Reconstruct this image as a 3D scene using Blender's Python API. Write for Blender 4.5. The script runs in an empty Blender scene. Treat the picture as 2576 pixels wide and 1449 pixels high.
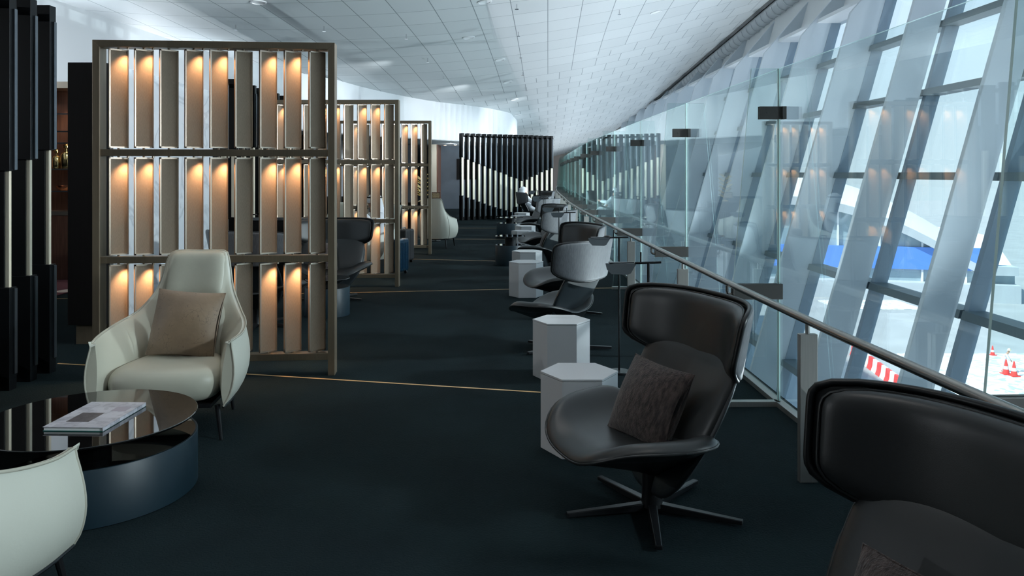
import bpy, math, random
from mathutils import Vector, Matrix, noise
PI = math.pi
R = math.radians
rnd = random.Random(7)
scene = bpy.context.scene
COL = scene.collection
HC = 1.65          # camera height
F = 2000.0         # focal length in pixels of the 2576 frame

# ------------------------------------------------------------------ helpers
def lerp(a, b, t): return a + (b - a) * t
def cat(keys, t):
    """Catmull-Rom through [(t, value or tuple)]"""
    tup = isinstance(keys[0][1], (tuple, list))
    ks = keys
    if t <= ks[0][0]: i = 0
    elif t >= ks[-1][0]: i = len(ks) - 2
    else:
        i = 0
        while ks[i + 1][0] < t: i += 1
    t0, t1 = ks[i][0], ks[i + 1][0]
    w = min(max((t - t0) / (t1 - t0), 0), 1) if (ks[0][0] <= t <= ks[-1][0]) else (t - t0) / (t1 - t0)
    def val(j):
        return ks[min(max(j, 0), len(ks) - 1)][1]
    def tt(j):
        return ks[min(max(j, 0), len(ks) - 1)][0]
    def one(p0, p1, p2, p3):
        h = t1 - t0
        m1 = (p2 - p0) / max(tt(i + 1) - tt(i - 1), 1e-6) * h
        m2 = (p3 - p1) / max(tt(i + 2) - tt(i), 1e-6) * h
        if w < 0 or w > 1: return p1 + (p2 - p1) * w
        return ((2 * w**3 - 3 * w**2 + 1) * p1 + (w**3 - 2 * w**2 + w) * m1 + (-2 * w**3 + 3 * w**2) * p2 + (w**3 - w**2) * m2)
    a, b, c, d = val(i - 1), val(i), val(i + 1), val(i + 2)
    if tup: return tuple(one(a[k], b[k], c[k], d[k]) for k in range(len(b)))
    return one(a, b, c, d)

class MB:
    def __init__(s): s.v = []; s.f = []; s.m = []; s.M = Matrix()
    def add(s, vs, fs, mi=0):
        o = len(s.v); s.v += [tuple(s.M @ Vector(p)) for p in vs]
        for f in fs: s.f.append([o + i for i in f]); s.m.append(mi)
    def box(s, x0, x1, y0, y1, z0, z1, mi=0):
        vs = [(x, y, z) for z in (z0, z1) for y in (y0, y1) for x in (x0, x1)]
        s.add(vs, [(0, 2, 3, 1), (4, 5, 7, 6), (0, 1, 5, 4), (2, 6, 7, 3), (0, 4, 6, 2), (1, 3, 7, 5)], mi)
        return s
    def cbox(s, c, size, rz=0, mi=0):
        M0 = s.M; s.M = M0 @ Matrix.Translation(c) @ Matrix.Rotation(rz, 4, 'Z')
        s.box(-size[0] / 2, size[0] / 2, -size[1] / 2, size[1] / 2, -size[2] / 2, size[2] / 2, mi); s.M = M0
        return s
    def tube(s, path, r, n=10, caps=True, mi=0):
        P = [Vector(p) for p in path]; rs = r if isinstance(r, (list, tuple)) else [r] * len(P)
        vs = []; up = None
        for i, p in enumerate(P):
            a = P[max(i - 1, 0)]; b = P[min(i + 1, len(P) - 1)]; d = (b - a).normalized()
            if up is None: up = Vector((0, 0, 1)) if abs(d.z) < .9 else Vector((1, 0, 0))
            sd = d.cross(up)
            if sd.length < 1e-5: sd = d.orthogonal()
            sd.normalize(); up = sd.cross(d).normalized()
            for k in range(n):
                t = 2 * PI * k / n; vs.append(p + (sd * math.cos(t) + up * math.sin(t)) * rs[i])
        fs = []
        for i in range(len(P) - 1):
            for k in range(n):
                a = i * n + k; b = i * n + (k + 1) % n; fs.append((a, a + n, b + n, b))
        if caps: fs.append(tuple(range(n))); fs.append(tuple(reversed(range((len(P) - 1) * n, len(P) * n))))
        s.add(vs, fs, mi); return s
    def lathe(s, prof, n=32, cx=0, cy=0, mi=0):
        vs = []; fs = []
        for r, z in prof:
            for k in range(n):
                t = 2 * PI * k / n; vs.append((cx + r * math.cos(t), cy + r * math.sin(t), z))
        for i in range(len(prof) - 1):
            for k in range(n):
                a = i * n + k; b = i * n + (k + 1) % n; fs.append((a, b, b + n, a + n))
        fs.append(tuple(reversed(range(n)))); fs.append(tuple(range((len(prof) - 1) * n, len(prof) * n)))
        s.add(vs, fs, mi); return s
    def prism(s, poly, fn0, fn1, mi=0, mi_side=None):
        """poly of 2D points; fn0/fn1 map (a,b)->3D for both sides"""
        n = len(poly); vs = [fn0(*p) for p in poly] + [fn1(*p) for p in poly]
        s.add(vs, [tuple(range(n)), tuple(reversed(range(n, 2 * n)))], mi)
        o = len(s.v) - 2 * n
        for k in range(n):
            j = (k + 1) % n
            s.f.append([o + j, o + k, o + k + n, o + j + n]); s.m.append(mi if mi_side is None else mi_side)
        return s
    def grid(s, fn, nu, nv, closeu=False, mi=0):
        vs = [fn(i / nu, j / nv) for j in range(nv + 1) for i in range(nu + (0 if closeu else 1))]
        w = nu if closeu else nu + 1; fs = []
        for j in range(nv):
            for i in range(nu):
                a = j * w + i; b = j * w + (i + 1) % w; fs.append((a, b, b + w, a + w))
        s.add(vs, fs, mi); return s
    def build(s, name, mats, parent=None, smooth=None, bevel=0, sub=0, loc=None, rot=None):
        me = bpy.data.meshes.new(name); me.from_pydata(s.v, [], s.f); 
        if not isinstance(mats, (list, tuple)): mats = [mats]
        for m in mats: me.materials.append(m)
        for p, mi in zip(me.polygons, s.m): p.material_index = mi
        me.validate(); 
        import bmesh
        bm = bmesh.new(); bm.from_mesh(me); bmesh.ops.recalc_face_normals(bm, faces=bm.faces); bm.to_mesh(me); bm.free()
        if smooth is not None:
            me.set_sharp_from_angle(angle=R(smooth))
            for p in me.polygons: p.use_smooth = True
        o = bpy.data.objects.new(name, me); COL.objects.link(o)
        if parent: o.parent = parent
        if loc: o.location = loc
        if rot: o.rotation_euler = rot
        if bevel:
            b = o.modifiers.new('bevel', 'BEVEL'); b.width = bevel; b.segments = 2; b.limit_method = 'ANGLE'
        if sub:
            b = o.modifiers.new('sub', 'SUBSURF'); b.levels = sub; b.render_levels = sub
        return o

def pad(mb, fn, tf, tb, p=3.0, rings=14, segs=56, mi_f=0, mi_b=0, q=5.0, up=(0, 0, 1)):
    """puffed rounded pad over surface fn(U,V); tf along the normal side of `up`, tb the other"""
    up = Vector(up)
    def sup(th):
        c, s_ = math.cos(th), math.sin(th)
        r = (abs(c)**p + abs(s_)**p)**(-1 / p); return r * c, r * s_
    def nor(U, V):
        e = .02; a = Vector(fn(U + e, V)) - Vector(fn(U - e, V)); b = Vector(fn(U, V + e)) - Vector(fn(U, V - e))
        n = a.cross(b).normalized(); return n if n.dot(up) > 0 else -n
    def layer(sgn, t):
        rows = []
        for i in range(1, rings + 1):
            k = math.sin(PI / 2 * i / rings); row = []
            for j in range(segs):
                U, V = sup(2 * PI * j / segs); U *= k; V *= k
                e = max(0, 1 - k**q)**.5
                tt = t(U, V) if callable(t) else t
                row.append(Vector(fn(U, V)) + nor(U, V) * sgn * tt * e)
            rows.append(row)
        tt = t(0, 0) if callable(t) else t
        return Vector(fn(0, 0)) + nor(0, 0) * sgn * tt, rows
    cf, rf = layer(1, tf); cb, rb = layer(-1, tb)
    vs = [cf]; 
    for r in rf: vs += r
    ob = len(vs); vs.append(cb)
    for r in rb[:-1]: vs += r
    n = segs; F1 = []; F2 = []
    idx = lambda i, j: 1 + i * n + j % n
    bidx = lambda i, j: (ob + 1 + i * n + j % n) if i < rings - 1 else idx(rings - 1, j)
    for j in range(n):
        F1.append((0, idx(0, j), idx(0, j + 1))); F2.append((ob, bidx(0, j + 1), bidx(0, j)))
        for i in range(rings - 1):
            F1.append((idx(i, j), idx(i + 1, j), idx(i + 1, j + 1), idx(i, j + 1)))
            F2.append((bidx(i, j), bidx(i, j + 1), bidx(i + 1, j + 1), bidx(i + 1, j)))
    o = len(mb.v); mb.add(vs, F1, mi_f)
    for f in F2: mb.f.append([o + k for k in f]); mb.m.append(mi_b)
    return [fn(*sup(2 * PI * j / segs)) for j in range(segs + 1)]

def tag(o, label=None, category=None, group=None, kind=None):
    if label: o['label'] = label
    if category: o['category'] = category
    if group: o['group'] = group
    if kind: o['kind'] = kind
    return o
def thing(name, label, category, loc=(0, 0, 0), rz=0, group=None):
    o = bpy.data.objects.new(name, None); COL.objects.link(o); o.empty_display_size = .1
    o.location = loc; o.rotation_euler = (0, 0, rz)
    return tag(o, label, category, group)
def copy_tree(o, parent=None, label=None, loc=None, rz=None, group=None):
    c = o.copy(); COL.objects.link(c); c.parent = parent
    if label: c['label'] = label
    if group: c['group'] = group
    if loc: c.location = loc
    if rz is not None: c.rotation_euler = (0, 0, rz)
    for ch in list(o.children): copy_tree(ch, c)
    return c

# ------------------------------------------------------------------ materials
def mat(name, col=(.5, .5, .5), rough=.5, metal=0, spec=.5, noise_amt=0, noise_scale=20, bump=0, bump_scale=200, stretch=None, coat=0, col2=None, sheen=0, detail=4):
    m = bpy.data.materials.new(name); m.use_nodes = True; nt = m.node_tree; b = nt.nodes['Principled BSDF']
    b.inputs['Base Color'].default_value = (*col, 1); b.inputs['Roughness'].default_value = rough
    b.inputs['Metallic'].default_value = metal; b.inputs['Specular IOR Level'].default_value = spec
    b.inputs['Coat Weight'].default_value = coat
    if sheen: b.inputs['Sheen Weight'].default_value = sheen
    tc = nt.nodes.new('ShaderNodeTexCoord'); src = tc.outputs['Object']
    if stretch:
        mp = nt.nodes.new('ShaderNodeMapping'); mp.inputs['Scale'].default_value = stretch; nt.links.new(src, mp.inputs[0]); src = mp.outputs[0]
    if col2 or noise_amt:
        n = nt.nodes.new('ShaderNodeTexNoise'); n.inputs['Scale'].default_value = noise_scale; n.inputs['Detail'].default_value = detail
        nt.links.new(src, n.inputs['Vector'])
        r = nt.nodes.new('ShaderNodeValToRGB'); r.color_ramp.elements[0].position = .35; r.color_ramp.elements[1].position = .68
        c2 = col2 or tuple(c * (1 - noise_amt) for c in col)
        r.color_ramp.elements[0].color = (*c2, 1); r.color_ramp.elements[1].color = (*col, 1)
        nt.links.new(n.outputs[0], r.inputs[0]); nt.links.new(r.outputs[0], b.inputs['Base Color'])
    if bump:
        n = nt.nodes.new('ShaderNodeTexNoise'); n.inputs['Scale'].default_value = bump_scale; n.inputs['Detail'].default_value = 5
        nt.links.new(src, n.inputs['Vector'])
        bp = nt.nodes.new('ShaderNodeBump'); bp.inputs['Strength'].default_value = bump; bp.inputs['Distance'].default_value = .01
        nt.links.new(n.outputs[0], bp.inputs['Height']); nt.links.new(bp.outputs[0], b.inputs['Normal'])
    return m
def glass_mat(name, tint=(.93, .98, .97), ior=1.5, rough=0):
    m = bpy.data.materials.new(name); m.use_nodes = True; nt = m.node_tree; nt.nodes.remove(nt.nodes['Principled BSDF'])
    o = nt.nodes['Material Output']; t = nt.nodes.new('ShaderNodeBsdfTransparent'); g = nt.nodes.new('ShaderNodeBsdfGlossy')
    t.inputs[0].default_value = (*tint, 1); g.inputs['Roughness'].default_value = rough; g.inputs[0].default_value = (.95, 1, 1, 1)
    fr = nt.nodes.new('ShaderNodeFresnel'); fr.inputs[0].default_value = ior; mx = nt.nodes.new('ShaderNodeMixShader')
    geo = nt.nodes.new('ShaderNodeNewGeometry')   # keep the same fresnel on both faces of the slab
    mr = nt.nodes.new('ShaderNodeMath'); mr.operation = 'MULTIPLY_ADD'; mr.inputs[1].default_value = (1 / ior - ior); mr.inputs[2].default_value = ior
    nt.links.new(geo.outputs['Backfacing'], mr.inputs[0]); nt.links.new(mr.outputs[0], fr.inputs[0])
    fr.inputs[0].default_value = ior
    nt.links.new(fr.outputs[0], mx.inputs[0]); nt.links.new(t.outputs[0], mx.inputs[1]); nt.links.new(g.outputs[0], mx.inputs[2])
    nt.links.new(mx.outputs[0], o.inputs[0]); return m
def emis(name, col, strength):
    m = bpy.data.materials.new(name); m.use_nodes = True; b = m.node_tree.nodes['Principled BSDF']
    b.inputs['Base Color'].default_value = (*col, 1); b.inputs['Emission Color'].default_value = (*col, 1); b.inputs['Emission Strength'].default_value = strength
    return m

M = {}
SP_E = 3.6; FL_E = 320
M['carpet'] = mat('carpet', (.0085, .0185, .0215), .95, spec=.12, col2=(.005, .0115, .014), noise_scale=1.3, detail=8, bump=.5, bump_scale=90)
M['bronze'] = mat('brushed_bronze', (.27, .215, .15), .36, .45, noise_amt=.12, noise_scale=8, stretch=(30, 30, .6))
M['bronze_lt'] = mat('pale_bronze', (.62, .52, .42), .3, .9)
M['linen'] = mat('linen', (.62, .50, .375), .85, spec=.2, col2=(.51, .40, .30), noise_scale=60, stretch=(8, 8, .8), bump=.25, bump_scale=500, detail=6)
M['white_paint'] = mat('white_paint', (.80, .82, .84), .6)
M['grey_lacquer'] = mat('grey_lacquer', (.60, .60, .61), .38)
M['black_leather'] = mat('black_leather', (.019, .021, .022), .38, spec=.5, bump=.05, bump_scale=420)
M['black_shell'] = mat('black_shell', (.006, .007, .008), .38, spec=.4)
M['teal_shell'] = mat('dark_shell_leather', (.016, .022, .026), .42, spec=.5, bump=.08, bump_scale=300)
M['veneer'] = mat('grey_oak_veneer', (.13, .135, .145), .55, col2=(.085, .09, .10), noise_scale=22, stretch=(6, 6, .35), detail=8, bump=.08, bump_scale=60)
M['black_metal'] = mat('black_metal', (.012, .013, .015), .32, .3)
M['chrome'] = mat('chrome', (.7, .7, .72), .12, 1)
M['steel'] = mat('brushed_steel', (.50, .48, .45), .36, .8, noise_amt=.12, noise_scale=12, stretch=(40, 40, .5))
M['rail_steel'] = mat('rail_steel', (.36, .325, .30), .27, 1)
M['dark_steel'] = mat('patch_fitting_metal', (.13, .125, .12), .38, .8)
M['cream_leather'] = mat('cream_leather', (.49, .485, .40), .42, spec=.45, noise_amt=.06, noise_scale=5, bump=.22, bump_scale=9)
M['cream_shell'] = mat('cream_shell_leather', (.55, .56, .49), .42, spec=.45, bump=.06, bump_scale=60)
M['cream_pipe'] = mat('cream_piping', (.42, .41, .34), .5)
M['taupe'] = mat('taupe_velvet', (.24, .165, .10), .55, sheen=.4, col2=(.17, .115, .07), noise_scale=5, bump=.3, bump_scale=14)
M['chenille'] = mat('brown_chenille', (.105, .075, .066), .9, col2=(.022, .014, .013), noise_scale=46, stretch=(1.5, 1.5, .45), detail=8, bump=.6, bump_scale=150, sheen=.3)
M['black_glass'] = mat('black_glass', (.003, .003, .003), .015, spec=.8, coat=.6)
M['drum'] = mat('navy_lacquer', (.006, .020, .030), .45, spec=.4)
M['navy_top'] = mat('navy_gloss', (.004, .008, .010), .08, spec=.6)
M['dark_slat'] = mat('black_slat', (.0025, .0035, .0045), .4, spec=.22)
M['slat_edge'] = mat('gunmetal_edge', (.18, .20, .22), .28, .9)
M['champagne'] = mat('champagne_strip', (.92, .85, .68), .38, .35)
M['dark_panel'] = mat('dark_wood_panel', (.006, .005, .005), .65, spec=.2, noise_amt=.3, noise_scale=10, stretch=(8, 8, .4))
M['walnut'] = mat('walnut', (.16, .075, .05), .45, col2=(.10, .045, .03), noise_scale=7, stretch=(6, 6, .4))
M['gold'] = mat('polished_gold', (.85, .62, .28), .15, 1)
M['wall_white'] = mat('wall_white', (.86, .89, .92), .7)
M['wall_slate'] = mat('wall_slate', (.13, .165, .20), .7, noise_amt=.12, noise_scale=2)
M['wall_cream'] = mat('wall_cream', (.55, .50, .40), .6)
M['brass_inlay'] = mat('brass_inlay', (.80, .50, .22), .4, .4)
M['glass'] = glass_mat('balustrade_glass', (.935, .975, .972))
M['glass_edge'] = mat('glass_edge', (.62, .86, .83), .15, spec=.8)
M['win_glass'] = glass_mat('window_glass', (.93, .97, .985), 1.4)
M['cab_glass'] = glass_mat('cabinet_glass', (.97, .97, .96))
M['facade'] = mat('facade_blade_paint', (.58, .65, .71), .45, noise_amt=.05, noise_scale=1)
M['facade_in'] = mat('facade_white', (.70, .73, .76), .6)
M['mullion'] = mat('mullion_paint', (.26, .335, .41), .4)
M['transom'] = mat('transom_paint', (.13, .17, .19), .45)
M['skin'] = mat('skin', (.50, .29, .20), .5)
M['robe'] = mat('white_robe', (.80, .82, .86), .8, bump=.3, bump_scale=18)
M['black_hair'] = mat('black_cloth', (.01, .01, .01), .6)
M['blue_case'] = mat('blue_polycarbonate', (.006, .035, .07), .25, .3, coat=.5)
M['black_case'] = mat('black_nylon', (.012, .012, .014), .6)
M['rubber'] = mat('rubber', (.01, .01, .01), .7)
M['red_plastic'] = mat('red_plastic', (.85, .06, .05), .5)
M['white_plastic'] = mat('white_plastic', (.85, .85, .85), .5)
M['asphalt'] = mat('asphalt', (.40, .42, .43), .9, noise_amt=.15, noise_scale=.3)
M['concrete'] = mat('concrete', (.52, .55, .54), .9, noise_amt=.1, noise_scale=.4)
M['ext_shell'] = mat('roof_shell_cladding', (.80, .82, .84), .5)
M['ext_arch'] = mat('arch_fascia', (.52, .56, .60), .5)
M['ext_glass'] = mat('curtain_glazing', (.33, .44, .50), .2, noise_amt=.1, noise_scale=.2)
M['sign_blue'] = mat('sign_blue', (.10, .27, .80), .5)
M['slab'] = mat('slab_soffit', (.3, .32, .34), .8)

def brick_mat():
    m = bpy.data.materials.new('ceiling_tiles'); m.use_nodes = True; nt = m.node_tree; b = nt.nodes['Principled BSDF']; L = nt.links
    tc = nt.nodes.new('ShaderNodeTexCoord'); outs = []
    for off in (0.0, .5):
        br = nt.nodes.new('ShaderNodeTexBrick'); br.offset = off; br.squash = 1
        br.inputs['Scale'].default_value = 1; br.inputs['Brick Width'].default_value = .82; br.inputs['Row Height'].default_value = 1.25
        br.inputs['Mortar Size'].default_value = .009; br.inputs['Mortar Smooth'].default_value = .0
        br.inputs['Color1'].default_value = (.66, .70, .72, 1); br.inputs['Color2'].default_value = (.61, .65, .67, 1); br.inputs['Mortar'].default_value = (.20, .24, .26, 1)
        L.new(tc.outputs['UV'], br.inputs['Vector']); outs.append(br.outputs['Color'])
    sp = nt.nodes.new('ShaderNodeSeparateXYZ'); L.new(tc.outputs['UV'], sp.inputs[0])
    ad = nt.nodes.new('ShaderNodeMath'); ad.operation = 'ADD'; L.new(sp.outputs['X'], ad.inputs[0]); L.new(sp.outputs['Y'], ad.inputs[1])
    gt = nt.nodes.new('ShaderNodeMath'); gt.operation = 'GREATER_THAN'; gt.inputs[1].default_value = 27.5; L.new(ad.outputs[0], gt.inputs[0])
    mx = nt.nodes.new('ShaderNodeMixRGB'); L.new(gt.outputs[0], mx.inputs[0]); L.new(outs[0], mx.inputs[1]); L.new(outs[1], mx.inputs[2])
    L.new(mx.outputs[0], b.inputs['Base Color']); b.inputs['Roughness'].default_value = .55; return m
M['ceiling'] = brick_mat()

def marble_mat():
    m = bpy.data.materials.new('white_marble'); m.use_nodes = True; nt = m.node_tree; b = nt.nodes['Principled BSDF']; L = nt.links
    tc = nt.nodes.new('ShaderNodeTexCoord'); n = nt.nodes.new('ShaderNodeTexNoise'); n.inputs['Scale'].default_value = .9; n.inputs['Detail'].default_value = 6; n.inputs['Distortion'].default_value = 1.6
    L.new(tc.outputs['Object'], n.inputs['Vector']); r = nt.nodes.new('ShaderNodeValToRGB')
    e = r.color_ramp.elements; e[0].position = .47; e[0].color = (.78, .82, .86, 1); e[1].position = .53; e[1].color = (.78, .82, .86, 1)
    x = e.new(.5); x.color = (.60, .64, .68, 1)
    L.new(n.outputs[0], r.inputs[0]); L.new(r.outputs[0], b.inputs['Base Color']); b.inputs['Roughness'].default_value = .2; return m
M['marble'] = marble_mat()

def crackle_mat():
    m = M['taupe'].copy(); m.name = 'taupe_crackle_velvet'; nt = m.node_tree; b = nt.nodes['Principled BSDF']; L = nt.links
    src = b.inputs['Base Color'].links[0].from_socket
    tc = nt.nodes.new('ShaderNodeTexCoord'); nz = nt.nodes.new('ShaderNodeTexNoise'); nz.inputs['Scale'].default_value = 14
    v = nt.nodes.new('ShaderNodeTexVoronoi'); v.feature = 'DISTANCE_TO_EDGE'; v.inputs['Scale'].default_value = 22
    ad = nt.nodes.new('ShaderNodeMixRGB'); ad.inputs[0].default_value = .12; L.new(tc.outputs['Object'], nz.inputs[0]); L.new(tc.outputs['Object'], ad.inputs[1]); L.new(nz.outputs[1], ad.inputs[2]); L.new(ad.outputs[0], v.inputs['Vector'])
    lt = nt.nodes.new('ShaderNodeMath'); lt.operation = 'LESS_THAN'; lt.inputs[1].default_value = .022; L.new(v.outputs[0], lt.inputs[0])
    n2 = nt.nodes.new('ShaderNodeTexNoise'); n2.inputs['Scale'].default_value = 9; L.new(tc.outputs['Object'], n2.inputs[0])
    g2 = nt.nodes.new('ShaderNodeMath'); g2.operation = 'GREATER_THAN'; g2.inputs[1].default_value = .5; L.new(n2.outputs[0], g2.inputs[0])
    mu = nt.nodes.new('ShaderNodeMath'); mu.operation = 'MULTIPLY'; L.new(lt.outputs[0], mu.inputs[0]); L.new(g2.outputs[0], mu.inputs[1])
    m2 = nt.nodes.new('ShaderNodeMath'); m2.operation = 'MULTIPLY'; m2.inputs[1].default_value = .55; L.new(mu.outputs[0], m2.inputs[0])
    mx = nt.nodes.new('ShaderNodeMixRGB'); mx.inputs[2].default_value = (.09, .055, .035, 1); L.new(m2.outputs[0], mx.inputs[0]); L.new(src, mx.inputs[1]); L.new(mx.outputs[0], b.inputs['Base Color'])
    return m
M['crackle'] = crackle_mat()

def rubble_mat():
    m = bpy.data.materials.new('broken_paving'); m.use_nodes = True; nt = m.node_tree; b = nt.nodes['Principled BSDF']; L = nt.links
    tc = nt.nodes.new('ShaderNodeTexCoord'); v = nt.nodes.new('ShaderNodeTexVoronoi'); v.inputs['Scale'].default_value = 2.6; L.new(tc.outputs['Object'], v.inputs['Vector'])
    r = nt.nodes.new('ShaderNodeValToRGB'); e = r.color_ramp.elements; e[0].position = .2; e[0].color = (.48, .52, .54, 1); e[1].position = .55; e[1].color = (.9, .9, .88, 1)
    L.new(v.outputs['Color'], r.inputs[0]); L.new(r.outputs[0], b.inputs['Base Color']); b.inputs['Roughness'].default_value = .9; return m
M['rubble'] = rubble_mat()

def cover_mat():
    m = bpy.data.materials.new('magazine_cover'); m.use_nodes = True; nt = m.node_tree; b = nt.nodes['Principled BSDF']; L = nt.links
    tc = nt.nodes.new('ShaderNodeTexCoord'); br = nt.nodes.new('ShaderNodeTexBrick'); br.offset = .37; br.inputs['Scale'].default_value = 14; br.inputs['Brick Width'].default_value = 1.1; br.inputs['Row Height'].default_value = .8
    br.inputs['Mortar Size'].default_value = 0; br.inputs['Color1'].default_value = (.62, .61, .66, 1); br.inputs['Color2'].default_value = (.44, .43, .48, 1)
    L.new(tc.outputs['Object'], br.inputs['Vector']); n = nt.nodes.new('ShaderNodeTexNoise'); n.inputs['Scale'].default_value = 30; n.inputs['Detail'].default_value = 8; L.new(tc.outputs['Object'], n.inputs['Vector'])
    r = nt.nodes.new('ShaderNodeValToRGB'); r.color_ramp.elements[0].position = .40; r.color_ramp.elements[1].position = .5; r.color_ramp.elements[0].color = (.62, .62, .64, 1); r.color_ramp.elements[1].color = (1, 1, 1, 1); L.new(n.outputs[0], r.inputs[0])
    mx = nt.nodes.new('ShaderNodeMixRGB'); mx.blend_type = 'MULTIPLY'; mx.inputs[0].default_value = .6; L.new(br.outputs[0], mx.inputs[1]); L.new(r.outputs[0], mx.inputs[2]); L.new(mx.outputs[0], b.inputs['Base Color']); b.inputs['Roughness'].default_value = .35
    return m
M['cover'] = cover_mat()
M['cover_dark'] = mat('cover_picture', (.14, .12, .13), .35, col2=(.07, .06, .065), noise_scale=40)

# ------------------------------------------------------------------ camera, world
cam = bpy.data.cameras.new('camera'); co = bpy.data.objects.new('camera', cam); COL.objects.link(co)
co.location = (0, 0, HC); co.rotation_euler = (PI / 2, 0, 0)
cam.sensor_width = 36; cam.lens = 36 * F / 2576; cam.shift_y = -(724.5 - 435) / 2576; cam.clip_end = 600
scene.camera = co
w = bpy.data.worlds.new('world'); scene.world = w; w.use_nodes = True
nt = w.node_tree; bg = nt.nodes['Background']
tc = nt.nodes.new('ShaderNodeTexCoord'); sp = nt.nodes.new('ShaderNodeSeparateXYZ'); rp = nt.nodes.new('ShaderNodeValToRGB')
nt.links.new(tc.outputs['Generated'], sp.inputs[0]); nt.links.new(sp.outputs['Z'], rp.inputs[0]); nt.links.new(rp.outputs[0], bg.inputs[0])
rp.color_ramp.elements[0].color = (.74, .86, .94, 1); rp.color_ramp.elements[1].color = (.38, .62, .92, 1); rp.color_ramp.elements[1].position = .8
bg.inputs[1].default_value = .58
sun = bpy.data.lights.new('sun', 'SUN'); so = bpy.data.objects.new('sun', sun); COL.objects.link(so); sun.energy = 3.8; sun.angle = R(1); sun.color = (1, .96, .9)
so.rotation_euler = (R(12), R(-38), 0)
scene.view_settings.view_transform = 'Standard'; scene.view_settings.look = 'None'; scene.view_settings.gamma = 1; scene.view_settings.exposure = 1.28
scene.cycles.max_bounces = 8; scene.cycles.transparent_max_bounces = 32; scene.cycles.diffuse_bounces = 4; scene.cycles.glossy_bounces = 4; scene.cycles.use_adaptive_sampling = True; scene.cycles.adaptive_threshold = .035
scene.cycles.use_denoising = True; scene.cycles.sample_clamp_indirect = 6

def spot(name, loc, target, energy, size=70, col=(1, .62, .34), blend=.8, parent=None, radius=.02):
    l = bpy.data.lights.new(name, 'SPOT'); l.energy = energy; l.spot_size = R(size); l.spot_blend = blend; l.color = col; l.shadow_soft_size = radius
    o = bpy.data.objects.new(name, l); COL.objects.link(o); o.location = loc
    o.rotation_euler = (Vector(target) - Vector(loc)).to_track_quat('-Z', 'Y').to_euler()
    if parent: o.parent = parent
    return o

# ------------------------------------------------------------------ setting: rail line, floor
RK = [(-6, 2.1), (-2, 1.86), (1.2, 1.715), (2.56, 1.655), (4.24, 1.58), (7.4, 1.525), (10.2, 1.495), (13, 1.475), (15.7, 1.47), (18.4, 1.485), (22, 1.55), (25.4, 1.66), (30, 1.80), (36, 2.02), (44, 2.45), (56, 3.3)]
def XR(y): return cat(RK, y)
def XG(y): return XR(y) + .345
def XIN(z): return 6.2 + .28 * (z - 1.6)

ys = [-5 + i * 1.0 for i in range(62)]
mb = MB(); n = len(ys)
vs = [(-16, y, 0) for y in ys] + [(XG(y) + .1, y, 0) for y in ys] + [(-16, y, -.45) for y in ys] + [(XG(y) + .1, y, -.45) for y in ys]
fs = []
for i in range(n - 1):
    fs += [(i, n + i, n + i + 1, i + 1), (2 * n + i, 2 * n + i + 1, 3 * n + i + 1, 3 * n + i), (n + i, 3 * n + i, 3 * n + i + 1, n + i + 1)]
mb.add(vs, fs); tag(mb.build('floor', [M['carpet']]), kind='structure')

# brass inlay lines in the carpet
lines = [[(-3.93, 6.875), (-2.16, 6.51), (.22, 5.97), (1.88, 5.64)], [(-6, 10.4), (-2.34, 10.93), (-.045, 11.26), (1.84, 11.42)], [(-5, 15.5), (-1.92, 15.2), (0, 14.8), (1.8, 14.5)], [(-4, 19.9), (0, 19.76), (1.85, 19.7)], [(-4, 23.9), (0, 23.7), (1.9, 23.5)]]
for i, ln in enumerate(lines):
    mb = MB(); L_ = [Vector((*p, 0)) for p in ln]; vs = []
    for p in L_: vs += [p + Vector((0, -.014, .003)), p + Vector((0, .014, .003))]
    mb.add(vs, [(2 * k, 2 * k + 2, 2 * k + 3, 2 * k + 1) for k in range(len(L_) - 1)]); tag(mb.build('trim_%d' % (i + 1), M['brass_inlay']), kind='structure')

# ceiling shell
CK = [(-6, 4.5), (0, 4.2), (10, 3.95), (22, 3.6), (30, 3.05), (36, 2.6), (42, 2.15), (48, 1.75), (60, 1.15), (75, .75)]
def zc(x, y):
    d = 0.0
    if x < -1: d = -.0 * (x + 1)
    return HC + cat(CK, y) + .15 * x + .012 * x * x - d
def XE(y):
    x = 8
    for _ in range(12): x = XIN(zc(x, y)) + .62
    return x
def ceil_pt(u, v):
    y = -5 + v * 81; xe = XE(y) + .34; x = -14 + u * (xe + 14); return (x, y, zc(x, y))
mb = MB(); NU, NV = 44, 80
mb.grid(ceil_pt, NU, NV); o = mb.build('ceiling', M['ceiling'], smooth=60); tag(o, kind='structure')
uvl = o.data.uv_layers.new(name='UVMap')
ang = R(-3)
for lp in o.data.loops:
    p = o.data.vertices[lp.vertex_index].co
    uvl.data[lp.index].uv = (p.x * math.cos(ang) - p.y * math.sin(ang) * 0 - p.y * .045, p.y - p.x * .10)
# roof above the ceiling keeps the sun out
# gutter, cable and ribs along the ceiling edge
mb = MB(); P1 = []; P2 = []; P3 = []
for i in range(60):
    y = 8 + i * 1.0; xe = XE(y); z = zc(xe, y)
    P1.append((xe - .25, y, z - .10)); P2.append((xe + .10, y, z - .62)); P3.append((xe + .02, y, z - .30))
mb.tube(P1, .07, 6); tag(mb.build('trim_6', mat('cove_lip', (.13, .135, .14), .6)), kind='structure')
mb = MB(); mb.tube(P2, .035, 6); tag(mb.build('trim_7', M['black_shell']), kind='structure')
mb = MB(); mb.tube(P3, .24, 10)
for i in range(0, 59): 
    p = Vector(P3[i]); 
    for q_ in (0, .5):
        pp = p.lerp(Vector(P3[i + 1]), q_); mb.tube([pp + Vector((math.cos(t) * .27, 0, math.sin(t) * .27)) for t in [k * PI / 6 - PI for k in range(9)]], .018, 4)
tag(mb.build('trim_8', M['facade_in'], smooth=40), kind='structure')
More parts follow.
